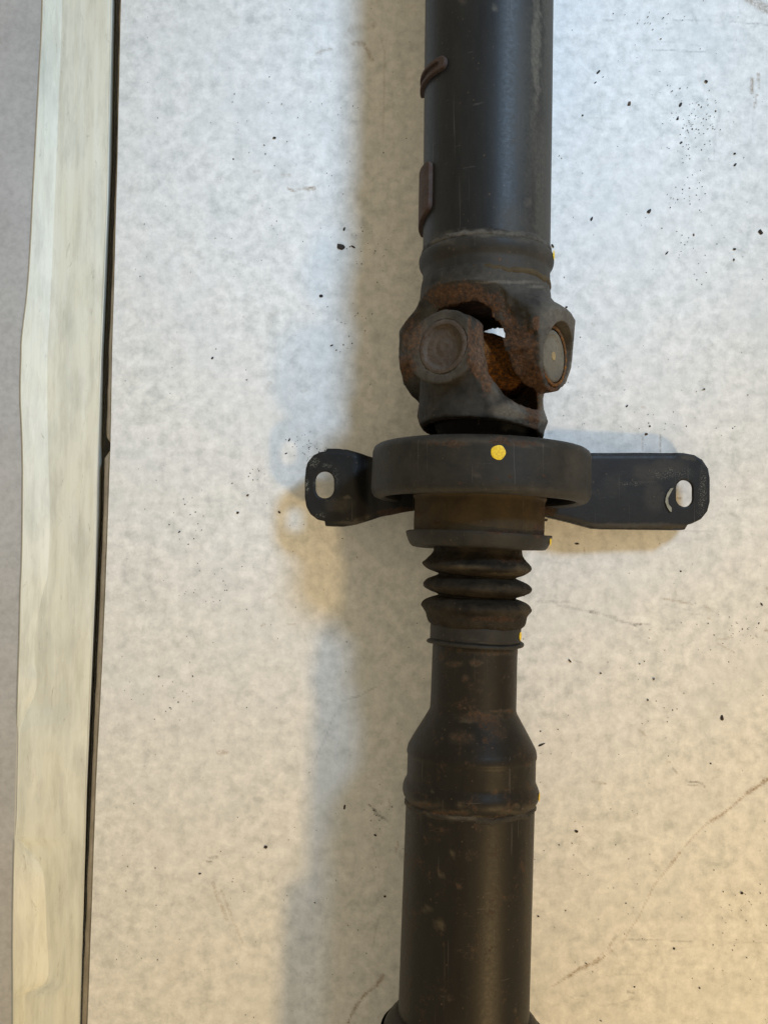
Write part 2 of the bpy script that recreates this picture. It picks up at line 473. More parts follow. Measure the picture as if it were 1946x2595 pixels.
# marks on the shaft: (picture x, y, half width, half height, amount, channel)  channel 0 rust, 1 dust and painted-in light, 2 bare scraping
MARKS = [
    (1348, 280, 62, 380, 0.30, 1), (1300, 640, 100, 20, 0.3, 1),  # first, tall band: lamp light painted onto the upper tube's right half
    (1310, 690, 100, 60, 0.30, 1), (1370, 1250, 150, 14, 0.25, 1),
    (1262, 1113, 22, 8, 0.9, 1), (1150, 1124, 40, 6, 0.8, 1), (1220, 1119, 190, 4, 0.5, 1), (1340, 1128, 50, 5, 0.6, 1), (1150, 745, 80, 30, 0.3, 1), (1280, 780, 24, 60, 0.25, 1), (1030, 900, 20, 60, 0.4, 1),
    (1690, 1180, 50, 20, 0.3, 1), (1780, 1240, 10, 70, 0.5, 2), (1700, 1200, 60, 14, 0.35, 2), (860, 1280, 40, 20, 0.3, 1), (1610, 1225, 50, 5, 0.4, 2),

    (1390, 40, 20, 160, 0.55, 1), (1358, 130, 13, 190, 0.95, 1), (1352, 330, 14, 150, 0.5, 1), (1378, 480, 36, 260, 0.55, 1), (1390, 250, 22, 300, 0.5, 1), (1320, 560, 60, 60, 0.3, 1),  # bands at the right flank paint in lamp light; the narrow stripe is dust
    (1254, 20, 9, 8, 0.9, 1), (1170, 3, 11.5, 6.9, 0.275, 1), (1170, 3, 10, 6, 0.275, 0), (1338, 513, 5.75, 6.9, 0.385, 1), (1338, 513, 5, 6, 0.385, 0), (1338, 513, 10, 10, 0.6, 1),
    (1132, 317, 3, 3, 0.8, 1), (1225, 592, 130, 9, 0.75, 1), (1120, 610, 40, 12, 0.5, 1), (1340, 606, 50, 10, 0.5, 1),
    (1262, 655, 16.1, 13.8, 0.275, 1), (1262, 655, 14, 12, 0.275, 0), (1262, 655, 12, 10, 0.5, 1), (1290, 715, 90, 5, 0.9, 1), (1360, 727, 30, 5, 0.8, 1), (1370, 660, 30, 60, 0.35, 1),
    (1390, 720, 18, 60, 0.4, 1),
    # universal joint
    (1160, 750, 90, 38, 0.5, 0), (1230, 770, 60, 36, 0.45, 0), (1045, 850, 36, 60, 0.32, 0), (1030, 930, 26, 40, 0.5, 0), (1290, 830, 22, 60, 0.4, 0),
    (1325, 900, 40, 80, 0.7, 0), (1350, 960, 30, 40, 0.9, 0), (1360, 820, 8, 20, 1.0, 0),
    (1214, 890, 16, 75, 0.85, 1), (1214, 890, 20, 80, 0.7, 0), (1190, 870, 8, 70, 0.75, 0), (1232, 960, 14, 40, 0.7, 1), (1232, 960, 14, 40, 0.6, 0), (1110, 940, 90, 40, 0.35, 1), (1110, 790, 60, 20, 0.35, 1), (1115, 880, 90, 95, 0.65, 1),
    (1425, 800, 60, 90, 0.8, 1), (1448, 930, 36, 80, 0.8, 1), (1375, 850, 12, 120, 0.5, 1), (1402, 890, 34, 75, 0.9, 1), (1350, 1050, 20, 50, 0.5, 0),
    (1290, 1045, 50, 30, 0.9, 1), (1375, 1040, 16, 65, 0.9, 1), (1320, 1080, 50, 14, 0.7, 1), (1250, 990, 15, 35, 0.4, 1), (1400, 985, 20, 12, 0.5, 0), (1350, 985, 40, 20, 0.7, 0),
    # housing ring
    (1150, 1124, 35, 7, 0.75, 0), (1270, 1117, 30, 10, 0.7, 0), (1330, 1125, 60, 6, 0.45, 0), (1220, 1120, 160, 5, 0.35, 1), (1100, 1124, 50, 5, 0.35, 0),
    (1209, 1203, 6, 4, 0.8, 1), (1165, 1225, 5, 4, 0.8, 0), (1293, 1211, 5, 4, 0.8, 0), (1380, 1208, 6, 4, 0.9, 0), (1260, 1214, 5, 4, 0.6, 0),
    (1450, 1190, 28, 60, 0.3, 1), (1220, 1243, 220, 8, 0.4, 1),
    (1105, 1322, 14, 7, 0.6, 0), (1365, 1345, 14, 25, 0.8, 0), (1280, 1348, 60, 5, 0.8, 0),
    # brackets
    (1015, 1300, 60, 14, 0.75, 0), (1385, 1295, 22, 14, 0.9, 0), (880, 1262, 11, 5, 0.9, 1), (1692, 1270, 6, 26, 0.0, 2), (800, 1225, 6, 14, 0.8, 2), (778, 1230, 5, 22, 0.9, 2), (828, 1268, 4, 3, 0.9, 2),
    (795, 1170, 14, 12, 0.7, 2), (830, 1180, 14, 8, 0.5, 2), (812, 1305, 14, 8, 0.5, 2), (850, 1210, 8, 30, 0.3, 2), (1640, 1200, 40, 30, 0.3, 1), (1655, 1260, 30, 40, 0.25, 1), (1550, 1230, 30, 30, 0.15, 1),
    (1600, 1330, 130, 6, 0.5, 1), (1745, 1160, 20, 8, 0.5, 1), (900, 1325, 60, 6, 0.5, 1), (1770, 1300, 12, 12, 0.3, 2), (1780, 1190, 8, 30, 0.2, 2),
    # boot and clamp
    (1180, 1438, 60, 7, 0.5, 1), (1320, 1440, 22, 14, 0.6, 1), (1290, 1420, 40, 8, 0.4, 0), (1280, 1455, 60, 5, 0.5, 1), (1290, 1490, 30, 8, 0.3, 1), (1250, 1570, 70, 8, 0.5, 0), (1330, 1545, 16, 20, 0.5, 1),
    (1144, 1625, 5.75, 4.6, 0.44, 1), (1144, 1625, 5, 4, 0.44, 0),
    # splined tube and lower tube
    (1165, 1650, 9.2, 5.75, 0.5225, 1), (1165, 1650, 8, 5, 0.5225, 0), (1150, 1683, 25.3, 9.2, 0.385, 1), (1150, 1683, 22, 8, 0.385, 0), (1205, 1678, 16.1, 9.2, 0.495, 1), (1205, 1678, 14, 8, 0.495, 0), (1118, 1665, 9.2, 16.1, 0.275, 1), (1118, 1665, 8, 14, 0.275, 0), (1180, 1718, 9.2, 6.9, 0.33, 1), (1180, 1718, 8, 6, 0.33, 0), (1250, 1655, 80.5, 6.9, 0.275, 1), (1250, 1655, 70, 6, 0.275, 0),
    (1220, 1818, 69, 13.8, 0.4125, 1), (1220, 1818, 60, 12, 0.4125, 0), (1190, 1826, 30, 5, 0.8, 1), (1160, 1865, 16.1, 13.8, 0.385, 1), (1160, 1865, 14, 12, 0.385, 0), (1228, 1880, 8.05, 4.6, 0.55, 1), (1228, 1880, 7, 4, 0.55, 0), (1118, 1872, 4.6, 4.6, 0.385, 1), (1118, 1872, 4, 4, 0.385, 0), (1280, 1802, 46, 4.6, 0.33, 1), (1280, 1802, 40, 4, 0.33, 0), (1260, 1850, 34.5, 34.5, 0.1925, 1), (1260, 1850, 30, 30, 0.1925, 0), (1170, 1870, 34.5, 23, 0.275, 1), (1170, 1870, 30, 20, 0.275, 0),
    (1252, 2008, 10.35, 9.2, 0.5225, 1), (1252, 2008, 9, 8, 0.5225, 0), (1345, 1997, 10.35, 6.9, 0.33, 1), (1345, 1997, 9, 6, 0.33, 0), (1165, 2040, 9, 10, 0.55, 1), (1095, 2005, 4, 6, 0.7, 1), (1308, 2045, 8, 8, 0.55, 1), (1265, 2050, 6, 6, 0.5, 1),
    (1060, 2037, 40, 6, 0.7, 1), (1130, 2060, 69, 8.05, 0.385, 1), (1130, 2060, 60, 7, 0.385, 0), (1180, 2072, 60, 5, 0.6, 1), (1300, 2060, 40, 6, 0.5, 1), (1340, 2045, 20, 8, 0.5, 1), (1075, 2040, 57.5, 6.9, 0.33, 1), (1075, 2040, 50, 6, 0.33, 0),
    (1145, 2166, 7, 7, 0.9, 1), (1118, 2216, 8, 7, 0.75, 1), (1162, 2246, 5.75, 5.75, 0.44, 1), (1162, 2246, 5, 5, 0.44, 0), (1085, 2305, 16, 7, 0.75, 1), (1115, 2342, 12, 14, 0.9, 1), (1112, 2490, 4, 5, 0.8, 1), (1304, 2560, 5, 5, 0.8, 1), (1135, 2528, 4, 5, 0.6, 1),
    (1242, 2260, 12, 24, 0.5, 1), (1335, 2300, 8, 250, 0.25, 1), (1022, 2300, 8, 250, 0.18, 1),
]
def wear_and_light(o, extra=None):
    me = o.data
    n = len(me.vertices)
    co = np.empty(n * 3, np.float32); me.vertices.foreach_get('co', co); co = co.reshape(-1, 3) / S
    no = np.empty(n * 3, np.float32); me.vertices.foreach_get('normal', no); no = no.reshape(-1, 3)
    px, py, _ = project(co)
    toc = np.array([0, 0, HC]) - co
    front = ((toc * no).sum(1) > 0)
    wx = px + 7 * fbm(co[:, 0], co[:, 1], co[:, 2], 16, 3, 5)
    wy = py + 6 * fbm(co[:, 0], co[:, 1], co[:, 2], 14, 3, 9)
    a = np.zeros((n, 3))
    for mx, my, rx, ry, amt, ch in MARKS:
        # small marks keep their place, large ones get ragged edges
        k = min(1.0, min(rx, ry) / 14.0)
        ux = px + (wx - px) * k; uy = py + (wy - py) * k
        d = np.sqrt(((ux - mx) / rx) ** 2 + ((uy - my) / ry) ** 2)
        a[:, ch] = np.maximum(a[:, ch], amt * (1 - sstep(0.45, 1.25, d)) * front)
    if extra is not None:
        a = np.maximum(a, extra(co, no))
    set_attr(o, 'wear_and_light', np.clip(a, 0, 1))

# ------------------------------------------------------------------ setting: floor and table top
def loft(name, rows, mat, parent=None, sharp=60, smooth=True):
    rows = np.array(rows)              # (n, m, 3)
    n, m = rows.shape[:2]
    i, j = np.meshgrid(np.arange(n - 1), np.arange(m - 1), indexing='ij')
    a = i * m + j
    Fc = np.stack([a, a + 1, a + m + 1, a + m], -1).reshape(-1, 4)
    return link(name, rows.reshape(-1, 3), Fc.tolist(), mat, parent, sharp=sharp, smooth=smooth)

floor = link('floor', [(-6000, -5000, -230), (6000, -5000, -230), (6000, 5000, -230), (-6000, 5000, -230)], [(0, 1, 2, 3)], M_floor, smooth=False)
tag(floor, 'dark floor far down in the gap beside the white sheet', kind='structure')

EDGE = [(-700, 326), (0, 308), (400, 299), (900, 285), (1130, 281), (1500, 268), (2000, 244), (2595, 223), (3300, 196)]
def edge_x(y): return np.interp(y, [e[0] for e in EDGE], [e[1] for e in EDGE])

STAINS = [  # polyline, half width, amount, channel (0 brown, 1 grey, 2 dark)
    ([(1960, 1965), (1925, 1988), (1890, 2012)], 5.5, 0.9, 0), ([(1890, 2012), (1850, 2048), (1790, 2088)], 2.6, 0.75, 0), ([(1835, 2060), (1800, 2082)], 5, 0.6, 0),
    ([(1790, 2088), (1760, 2118), (1735, 2145)], 1.7, 0.6, 0), ([(1722, 2160), (1698, 2192)], 3.5, 0.8, 0), ([(1698, 2192), (1655, 2245), (1620, 2320), (1590, 2365), (1577, 2388)], 1.5, 0.5, 0),
    ([(1560, 2372), (1540, 2405), (1505, 2438)], 2.5, 0.65, 0), ([(1548, 2410), (1510, 2440), (1470, 2455), (1440, 2475)], 4.0, 0.8, 0), ([(1440, 2475), (1398, 2500)], 1.6, 0.6, 0), ([(1512, 2436), (1480, 2452)], 8, 0.35, 0),
    ([(1587, 2380), (1660, 2382), (1750, 2385)], 1.3, 0.6, 1), ([(1810, 2387), (1946, 2388)], 1.1, 0.4, 1),
    ([(1737, 1979), (1768, 1982)], 2.2, 0.8, 2), ([(1740, 1988), (1765, 1990)], 2, 0.55, 2), ([(1768, 1982), (1778, 1986), (1784, 1994)], 3, 0.6, 2), ([(1500, 1982), (1535, 1985)], 1.6, 0.6, 0),
    ([(1705, 1948), (1715, 1960)], 1.5, 0.5, 2), ([(1590, 2513), (1606, 2515)], 3, 0.6, 1), ([(1448, 2528), (1458, 2522), (1478, 2524)], 2.2, 0.65, 1), ([(1520, 2548), (1560, 2545), (1605, 2530)], 3, 0.4, 1),
    ([(1510, 2480), (1560, 2470), (1640, 2470)], 1.4, 0.3, 1),
    ([(970, 2470), (955, 2495), (925, 2520), (905, 2545), (882, 2590)], 4.5, 0.75, 0), ([(968, 2474), (962, 2486)], 9, 0.55, 0),
    ([(540, 2240), (556, 2285), (575, 2330)], 7, 0.4, 0), ([(560, 2255), (590, 2330)], 4, 0.35, 0), ([(590, 2330), (615, 2390)], 2, 0.3, 0),
    ([(530, 2173), (552, 2172)], 2, 0.6, 2), ([(525, 2184), (538, 2183)], 2, 0.6, 2), ([(555, 1907), (575, 1906)], 6, 0.5, 0),
    ([(933, 2040), (948, 2052), (960, 2066), (982, 2080)], 3.5, 0.65, 2), ([(985, 2026), (990, 2045)], 4, 0.35, 0), ([(870, 1775), (905, 1765), (955, 1740)], 1.5, 0.55, 1), ([(848, 1810), (820, 1880), (795, 1935)], 1.4, 0.4, 1),
    ([(958, 2330), (945, 2400)], 1.5, 0.4, 1), ([(945, 2150), (960, 2200)], 1.5, 0.3, 1), ([(1010, 2130), (1003, 2158)], 2, 0.6, 0),
    ([(1530, 50), (1570, 54)], 1.8, 0.6, 1), ([(1707, 52), (1820, 53)], 1.4, 0.55, 1), ([(1845, 54), (1946, 63)], 1.6, 0.6, 1), ([(1652, 126), (1787, 131)], 1.8, 0.6, 1), ([(1680, 72), (1708, 70)], 3, 0.4, 1),
    ([(1660, 106), (1710, 106)], 3, 0.3, 1), ([(1755, 116), (1790, 116)], 3, 0.35, 1), ([(1655, 188), (1740, 188)], 1.0, 0.35, 1), ([(1752, 28), (1766, 56)], 4, 0.3, 1), ([(1872, 2), (1874, 35)], 2, 0.3, 1),
    ([(1905, 200), (1904, 235)], 5, 0.85, 0), ([(1920, 187), (1922, 222)], 3.5, 0.6, 0), ([(1916, 240), (1910, 272)], 3, 0.7, 0), ([(1908, 290), (1903, 330), (1898, 365)], 4, 0.3, 1), ([(1826, 280), (1812, 330), (1808, 400)], 3, 0.35, 1),
    ([(1895, -5), (1930, 18), (1960, 32)], 13, 0.65, 0), ([(1740, 410), (1820, 408)], 2, 0.25, 1), ([(1490, 300), (1560, 302)], 1.2, 0.3, 1),
    ([(803, 135), (838, 122)], 4, 0.45, 0), ([(875, 90), (890, 70), (935, 68), (950, 60)], 8, 0.22, 0), ([(895, 110), (920, 108), (942, 150)], 6, 0.5, 0), ([(965, 95), (974, 130), (970, 350)], 2.2, 0.3, 0), ([(945, 70), (950, 55)], 3, 0.5, 0),
    ([(1080, 98), (1050, 130)], 4, 0.2, 1), ([(730, 478), (745, 484)], 3, 0.75, 0), ([(745, 484), (775, 478)], 3, 0.35, 0), ([(778, 480), (798, 478)], 5, 0.8, 0), ([(715, 442), (735, 444)], 5, 0.3, 0),
    ([(640, 436), (660, 434)], 1.6, 0.4, 0), ([(673, 985), (685, 970)], 4, 0.35, 0), ([(765, 992), (778, 990)], 2, 0.4, 0), ([(660, 1588), (668, 1582)], 4, 0.5, 0), ([(730, 1583), (748, 1582)], 2, 0.4, 0), ([(665, 1525), (700, 1505)], 2, 0.25, 0),
    ([(1363, 1524), (1440, 1527)], 5, 0.4, 1), ([(1410, 1533), (1470, 1545), (1560, 1565)], 4, 0.4, 1), ([(1495, 1550), (1505, 1552)], 3, 0.6, 2), ([(1555, 1570), (1612, 1583), (1650, 1580)], 3, 0.55, 1), ([(1605, 1584), (1625, 1583)], 1.5, 0.8, 2),
    ([(1685, 1593), (1710, 1597)], 3.5, 0.5, 1), ([(1678, 1517), (1715, 1523), (1752, 1530)], 2.5, 0.55, 0), ([(1735, 1545), (1750, 1540)], 3, 0.4, 1), ([(1750, 1555), (1775, 1558)], 2.5, 0.4, 1), ([(1787, 1538), (1795, 1545)], 4, 0.35, 0), ([(1793, 1565), (1803, 1571)], 3, 0.4, 0),
    ([(1812, 1622), (1855, 1615)], 1.5, 0.4, 0), ([(1815, 1630), (1858, 1652)], 1.5, 0.4, 0), ([(1855, 1650), (1860, 1655)], 2, 0.6, 0), ([(1456, 1675), (1477, 1681)], 1.6, 0.6, 1), ([(1440, 1755), (1450, 1750)], 6, 0.2, 0), ([(1620, 1850), (1638, 1866)], 1.2, 0.5, 0),
    ([(1686, 1934), (1697, 1930)], 2, 0.6, 0), ([(1748, 1827), (1747, 1840)], 3, 0.2, 0), ([(1943, 1490), (1950, 1505)], 4, 0.6, 0), ([(1938, 1595), (1950, 1600)], 5, 0.6, 0),
    ([(1673, 1102), (1672, 1145)], 1.5, 0.7, 0), ([(1628, 1108), (1627, 1140)], 1.2, 0.4, 0), ([(1480, 1390), (1482, 1402)], 2.5, 0.7, 0), ([(1500, 821), (1505, 823)], 4, 0.5, 0), ([(1482, 821), (1485, 822)], 2, 0.6, 0), ([(1625, 1030), (1632, 1032)], 3, 0.45, 0),
    ([(1860, 630), (1885, 640)], 3, 0.35, 1), ([(1868, 580), (1880, 586)], 4, 0.3, 1), ([(1575, 940), (1578, 942)], 2, 0.5, 1), ([(1563, 925), (1566, 945)], 1.2, 0.25, 1), ([(1730, 1346), (1800, 1346)], 2, 0.3, 1), ([(1715, 1262), (1725, 1263)], 2.5, 0.6, 0),
    ([(640, 1590), (690, 1640)], 30, 0.06, 0), ([(440, 2420), (520, 2300)], 40, 0.05, 0), ([(1120, 540), (1120, 900)], 60, 0.03, 0),
]
def build_table():
    y0, y1, x1 = -500.0, 3100.0, 2500.0
    step = 4.2
    ny = int((y1 - y0) / step); 
    ys = np.linspace(y0, y1, ny)
    nx = int((x1 - 210) / step)
    us = np.linspace(0, 1, nx)
    PX = edge_x(ys)[:, None] * (1 - us[None]) + x1 * us[None]
    PY = np.repeat(ys[:, None], nx, 1)
    a = CY - PY
    dy = F * st + a * ct; dz = -F * ct + a * st
    s = HC / (-dz)
    X, Y = (PX - CX) * s, dy * s
    Z = 1.6 * fbm(X, Y, 0, 260, 2, 3) + 0.5 * fbm(X, Y * 0.5, 7, 70, 2, 8)
    # raised creases left by folding
    stain = np.zeros((ny * nx, 3))
    px = PX.ravel(); py = PY.ravel()
    wob = 2.0 * fbm(px, py, 0, 14, 3, 21)
    for line, hw, amt, ch in STAINS:
        for (ax_, ay), (bx, by) in zip(line[:-1], line[1:]):
            m = 4 * hw + 12
            sel = np.where((px > min(ax_, bx) - m) & (px < max(ax_, bx) + m) & (py > min(ay, by) - m) & (py < max(ay, by) + m))[0]
            if not len(sel): continue
            qx, qy = px[sel], py[sel]
            L2 = max((bx - ax_) ** 2 + (by - ay) ** 2, 1e-6)
            t = np.clip(((qx - ax_) * (bx - ax_) + (qy - ay) * (by - ay)) / L2, 0, 1)
            d = np.hypot(qx - ax_ - t * (bx - ax_), qy - ay - t * (by - ay)) + wob[sel] * min(1, hw / 4)
            w = max(hw, 2.4)
            stain[sel, ch] = np.maximum(stain[sel, ch], amt * (1 - sstep(0.35 * w, 1.25 * w, d)))
    V = np.stack([X, Y, Z], -1).reshape(-1, 3)
    i, j = np.meshgrid(np.arange(ny - 1), np.arange(nx - 1), indexing='ij')
    q = i * nx + j
    Fc = np.stack([q, q + nx, q + nx + 1, q + 1], -1).reshape(-1, 4)
    # thickness along the free left edge
    base = len(V)
    Vb = V.reshape(ny, nx, 3)[:, 0].copy(); Vb[:, 2] -= 4
    V = np.vstack([V, Vb])
    k = np.arange(ny - 1)
    Fe = np.stack([k * nx, base + k, base + k + 1, (k + 1) * nx], -1)
    o = link('table_top', V, np.vstack([Fc, Fe]).tolist(), M_paper, sharp=60)
    fix_normals(o)
    if o.data.vertices[len(V) // 2].normal.z < 0: o.data.flip_normals()
    set_attr(o, 'stain', np.vstack([stain, np.zeros((len(Vb), 3))]))
    return tag(o, 'white mottled table top strewn with rust crumbs under the drive shaft', kind='structure')
build_table()

# brown slabs showing beside the sheet
def slab(y0, y1, label):
    ys = np.linspace(y0, y1, 90)
    lx = np.interp(ys, [-600, 0, 380, 900, 1100, 1131, 1135, 1160, 1300, 1500, 2000, 2595, 3300], [318, 304, 297, 277, 271, 271, 270, 266, 264, 255, 232, 208, 180])
    end = np.minimum(np.abs(ys - y0), np.abs(ys - y1))
    lx = lx + np.where(end < 34, 14 * (1 - np.sqrt(np.clip(1 - (1 - end / 34) ** 2, 0, 1))), 0)
    lx = lx + 0.9 * fbm(ys, 0, 0, 40, 3, 2)
    rows = []
    for y, x in zip(ys, lx):
        rows.append([at(x + 1.5, y, -140), at(x, y, -20), at(x + 1.0, y, -11), at(x + 4, y, -7.5), at(x + 14, y, -7), at(x + 60, y, -7), at(x + 62, y, -140)])
    n = len(rows)
    o = loft('brown_slab', rows, M_slab, sharp=50)
    fix_normals(o)
    return tag(o, label, 'slab', 'brown slabs under the edge of the white sheet')
slab(-600, 1128, 'thin brown slab edge between the cream rail and white sheet, upper one of two')
slab(1138, 3200, 'thin brown slab edge between the cream rail and white sheet, lower one of two')

# cream rail along the left
if True:
    yk = [-600, 0, 200, 450, 650, 750, 850, 900, 1000, 1100, 1200, 1400, 1500, 1600, 1800, 2000, 2200, 2400, 2595, 3200]
    Lk = [118, 108, 99, 86, 76, 68, 56, 54, 52, 56, 58, 56, 52, 50, 44, 40, 35, 32, 33, 30]
    RAIL_L = catmull(list(zip(yk, Lk)), 8)
def rail():
    L = RAIL_L
    ck = [-600, 0, 200, 500, 800, 900, 1100, 1300, 1450, 1500, 1600, 1680, 1720, 1760, 1820, 1880, 2100, 2140, 2180, 2230, 2350, 2480, 2520, 2595, 3200]
    Ck = [160, 158, 152, 140, 127, 121, 122, 127, 122, 110, 91, 88, 96, 88, 62, 48, 46, 62, 96, 113, 118, 121, 70, 60, 60]
    ys = np.arange(-600, 3200, 9.0)
    C = catmull(list(zip(ck, Ck)), 8)
    rows = []
    for y in ys:
        l = np.interp(y, L[:, 0], L[:, 1]); c = max(np.interp(y, C[:, 0], C[:, 1]), l + 7)
        r = np.interp(y, [-600, 0, 500, 900, 1200, 1500, 2000, 2595, 3200], [292, 281, 270, 253, 243, 237, 216, 200, 180])
        gx = np.interp(y, [-600, 0, 400, 900, 1130, 1300, 1500, 2000, 2595, 3200], [312, 295, 288, 266, 262, 259, 249, 226, 205, 180])
        nar = min(1.0, (c - l) / 30.0); Z0 = -58 + 26 * (1 - nar); rise = 4 + 40.0 * nar
        pts = [(l + 10, -236), (l + 3, -70), (l, Z0 + rise * 0.9), (l + 2.0, Z0 + rise)]
        for k in (0.2, 0.4, 0.6, 0.8, 0.92): pts.append((l + (c - l) * k, Z0 + rise * (1 - k)))
        pts.append((c, Z0)); 
        for k in np.linspace(0.08, 1, 16):
            x = c + (r - c) * k
            pts.append((x, Z0 + (-26 - Z0) * k + 1.2 * math.sin(k * 9 + y * 0.004) + 0.8 * math.sin(k * 23 - y * 0.007)))
        pts += [(r + 2, -24), (r + 5, -28), (r + (gx - r) * 0.45, -44), (r + (gx - r) * 0.75, -64), (gx - 2, -90), (gx, -130), (gx + 2, -236)]
        rows.append([at(px, y, z) for px, z in pts])
    o = loft('cream_rail', rows, M_cream, sharp=24)
    fix_normals(o)
    return tag(o, 'cream coated fabric rail with folded crest running down the left side', 'rail')
rail()
def grey_panel():
    rows = []
    for y in np.arange(-590, 3190, 12.0):
        e = at(np.interp(y, RAIL_L[:, 0], RAIL_L[:, 1]) + 2.5, y, -27)
        rows.append([(-2600, e[1], -235)] + [(-2600 + (e[0] + 2600) * k / 30, e[1], -27 + 1.2 * math.sin(k * 0.7 + y * 0.004) * (k < 29)) for k in range(31)] + [(e[0], e[1], -235)])
    o = loft('grey_panel', rows, M_floor, sharp=50)
    fix_normals(o)
    return tag(o, 'flat grey panel at the far left edge, beyond the folded cream crest', 'panel')
grey_panel()

# ------------------------------------------------------------------ the drive shaft
shaft = bpy.data.objects.new('drive_shaft', None)
sc.collection.objects.link(shaft)
shaft.location = tuple(Vector((240 * S, 0, 0)))
tag(shaft, 'used black two-piece drive shaft with universal joint and centre support bearing on white sheet', 'drive shaft')
bpy.context.view_layer.update()
def adopt(o, parent):
    o.parent = parent
    o.matrix_parent_inverse = parent.matrix_world.inverted()
    return o
PARTS = []
def part(o, lab=None, parent=shaft, w=True, extra=None):
    if w: wear_and_light(o, extra)
    adopt(o, parent)
    bpy.context.view_layer.update()
    if lab: o['label'] = lab
    return o

# upper tube, bead collar
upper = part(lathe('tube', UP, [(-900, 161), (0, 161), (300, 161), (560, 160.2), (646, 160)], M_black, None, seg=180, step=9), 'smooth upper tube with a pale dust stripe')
def weldwarp(T, R, TH):
    return T + 3.4 * fbm(TH * 60, 0, 0, 14, 3, 4), R + 1.6 * np.abs(fbm(TH * 160, T, 0, 12, 2, 6))
part(lathe('weld_bead', UP, [(636, 159), (639, 161.5), (644, 163), (650, 162.5), (654, 159)], M_yoke, None, seg=260, step=2.5, warp=weldwarp), parent=upper)
collar = part(lathe('collar', UP, [(648, 159), (651, 162), (656, 167), (663, 169.5), (672, 169.5), (681, 167.5), (690, 162.5), (698, 160), (728, 160), (736, 160), (745, 150)], M_ring, None, seg=180, step=3, smooth_n=3, rough=0.5), 'beaded collar welded between upper tube and yoke')
part(lathe('weld_bead', UP, [(721, 159), (725, 161.5), (730, 162.5), (735, 161.5), (739, 158)], M_sleeve, None, seg=200, step=2.5, warp=weldwarp), parent=collar)

# balance weights: small plates welded on the left flank of the upper tube
def tube_patch(name, ax, sd2, t0, t1, th0, th1, r0, thick, mat, recess=None, h=1.6):
    """sd2(arc, t) distance in the unrolled surface"""
    base = (th0 + th1) / 2
    def fn(x, y, z):
        P0 = np.stack(np.broadcast_arrays(x, y, z), -1) - ax.o
        t = P0 @ ax.d; sx = P0 @ ax.side; sz = P0 @ ax.up
        rho = np.hypot(sx, sz); th = np.arctan2(sx, sz)
        arc = th * r0
        d2 = sd2(arc, t)
        f = smax(d2, np.abs(rho - (r0 + thick / 2 - 2)) - (thick / 2 + 2), 2.5)
        if recess is not None:
            f = smax(f, -np.maximum(recess(arc, t), -(rho - (r0 + thick * 0.25))), 1.2)
        return f
    pts = np.array([ax.P(np.array(t), np.array(r0 + rr), np.array(th)) for t in (t0, t1) for rr in (-4, thick + 4) for th in np.linspace(th0, th1, 7)])
    V, Q = nets(fn, pts.min(0) - 6, pts.max(0) + 6, h)
    return link(name, V, Q.tolist(), mat, sharp=50)
rU = 161 * UP.scale(200)
def seg_d(a, t, a0, t0_, a1, t1_):
    L2 = (a1 - a0) ** 2 + (t1_ - t0_) ** 2
    k = np.clip(((a - a0) * (a1 - a0) + (t - t0_) * (t1_ - t0_)) / L2, 0, 1)
    return np.hypot(a - a0 - k * (a1 - a0), t - t0_ - k * (t1_ - t0_))
D = math.radians
ta, tb = UP.t(222), UP.t(219)
o = tube_patch('balance_weight', UP, lambda a, t: seg_d(a, t, D(-49) * rU, ta, D(-100) * rU, tb) - 17, ta - 40, tb + 40, D(-38), D(-112), rU, 11, M_tab,
               recess=lambda a, t: seg_d(a, t, D(-53) * rU, ta, D(-96) * rU, tb) - 8)
part(o, 'slotted oval balance weight welded near the top of the tube', parent=upper)
tc, td, te = UP.t(442), UP.t(566), UP.t(580)
def tab2(a, t):
    # rounded plate whose lower end slants away round the tube
    x = a / rU
    top = tc - t
    slant = t - np.interp(x, [D(-110), D(-86), D(-62), D(-55)], [te + 6, te - 2, td - 6, td - 20])
    side = np.maximum(a - D(-61.5) * rU, D(-112) * rU - a)
    return smax(smax(top, side, 16), slant, 14)
o = tube_patch('balance_weight', UP, tab2, tc - 10, te + 20, D(-50), D(-118), rU, 10, M_tab)
part(o, 'flat rusty plate welded to the left flank of the tube', parent=upper)

# universal joint
J = at(1226.5, 921, HAX)
ROLL = math.radians(35)
def frame(ax, sgn):
    """u = trunnion axis, v = the other, y = towards its own shaft"""
    e = ax.d * sgn
    c, s = math.cos(ROLL), math.sin(ROLL)
    right_up = c * ax.side + s * ax.up
    left_up = -s * ax.side + c * ax.up
    return right_up, left_up, e
PF, QF = 'u', 'v'
def to_world(V, u, v, e): return J + V[:, :1] * u + V[:, 1:2] * v + V[:, 2:3] * e

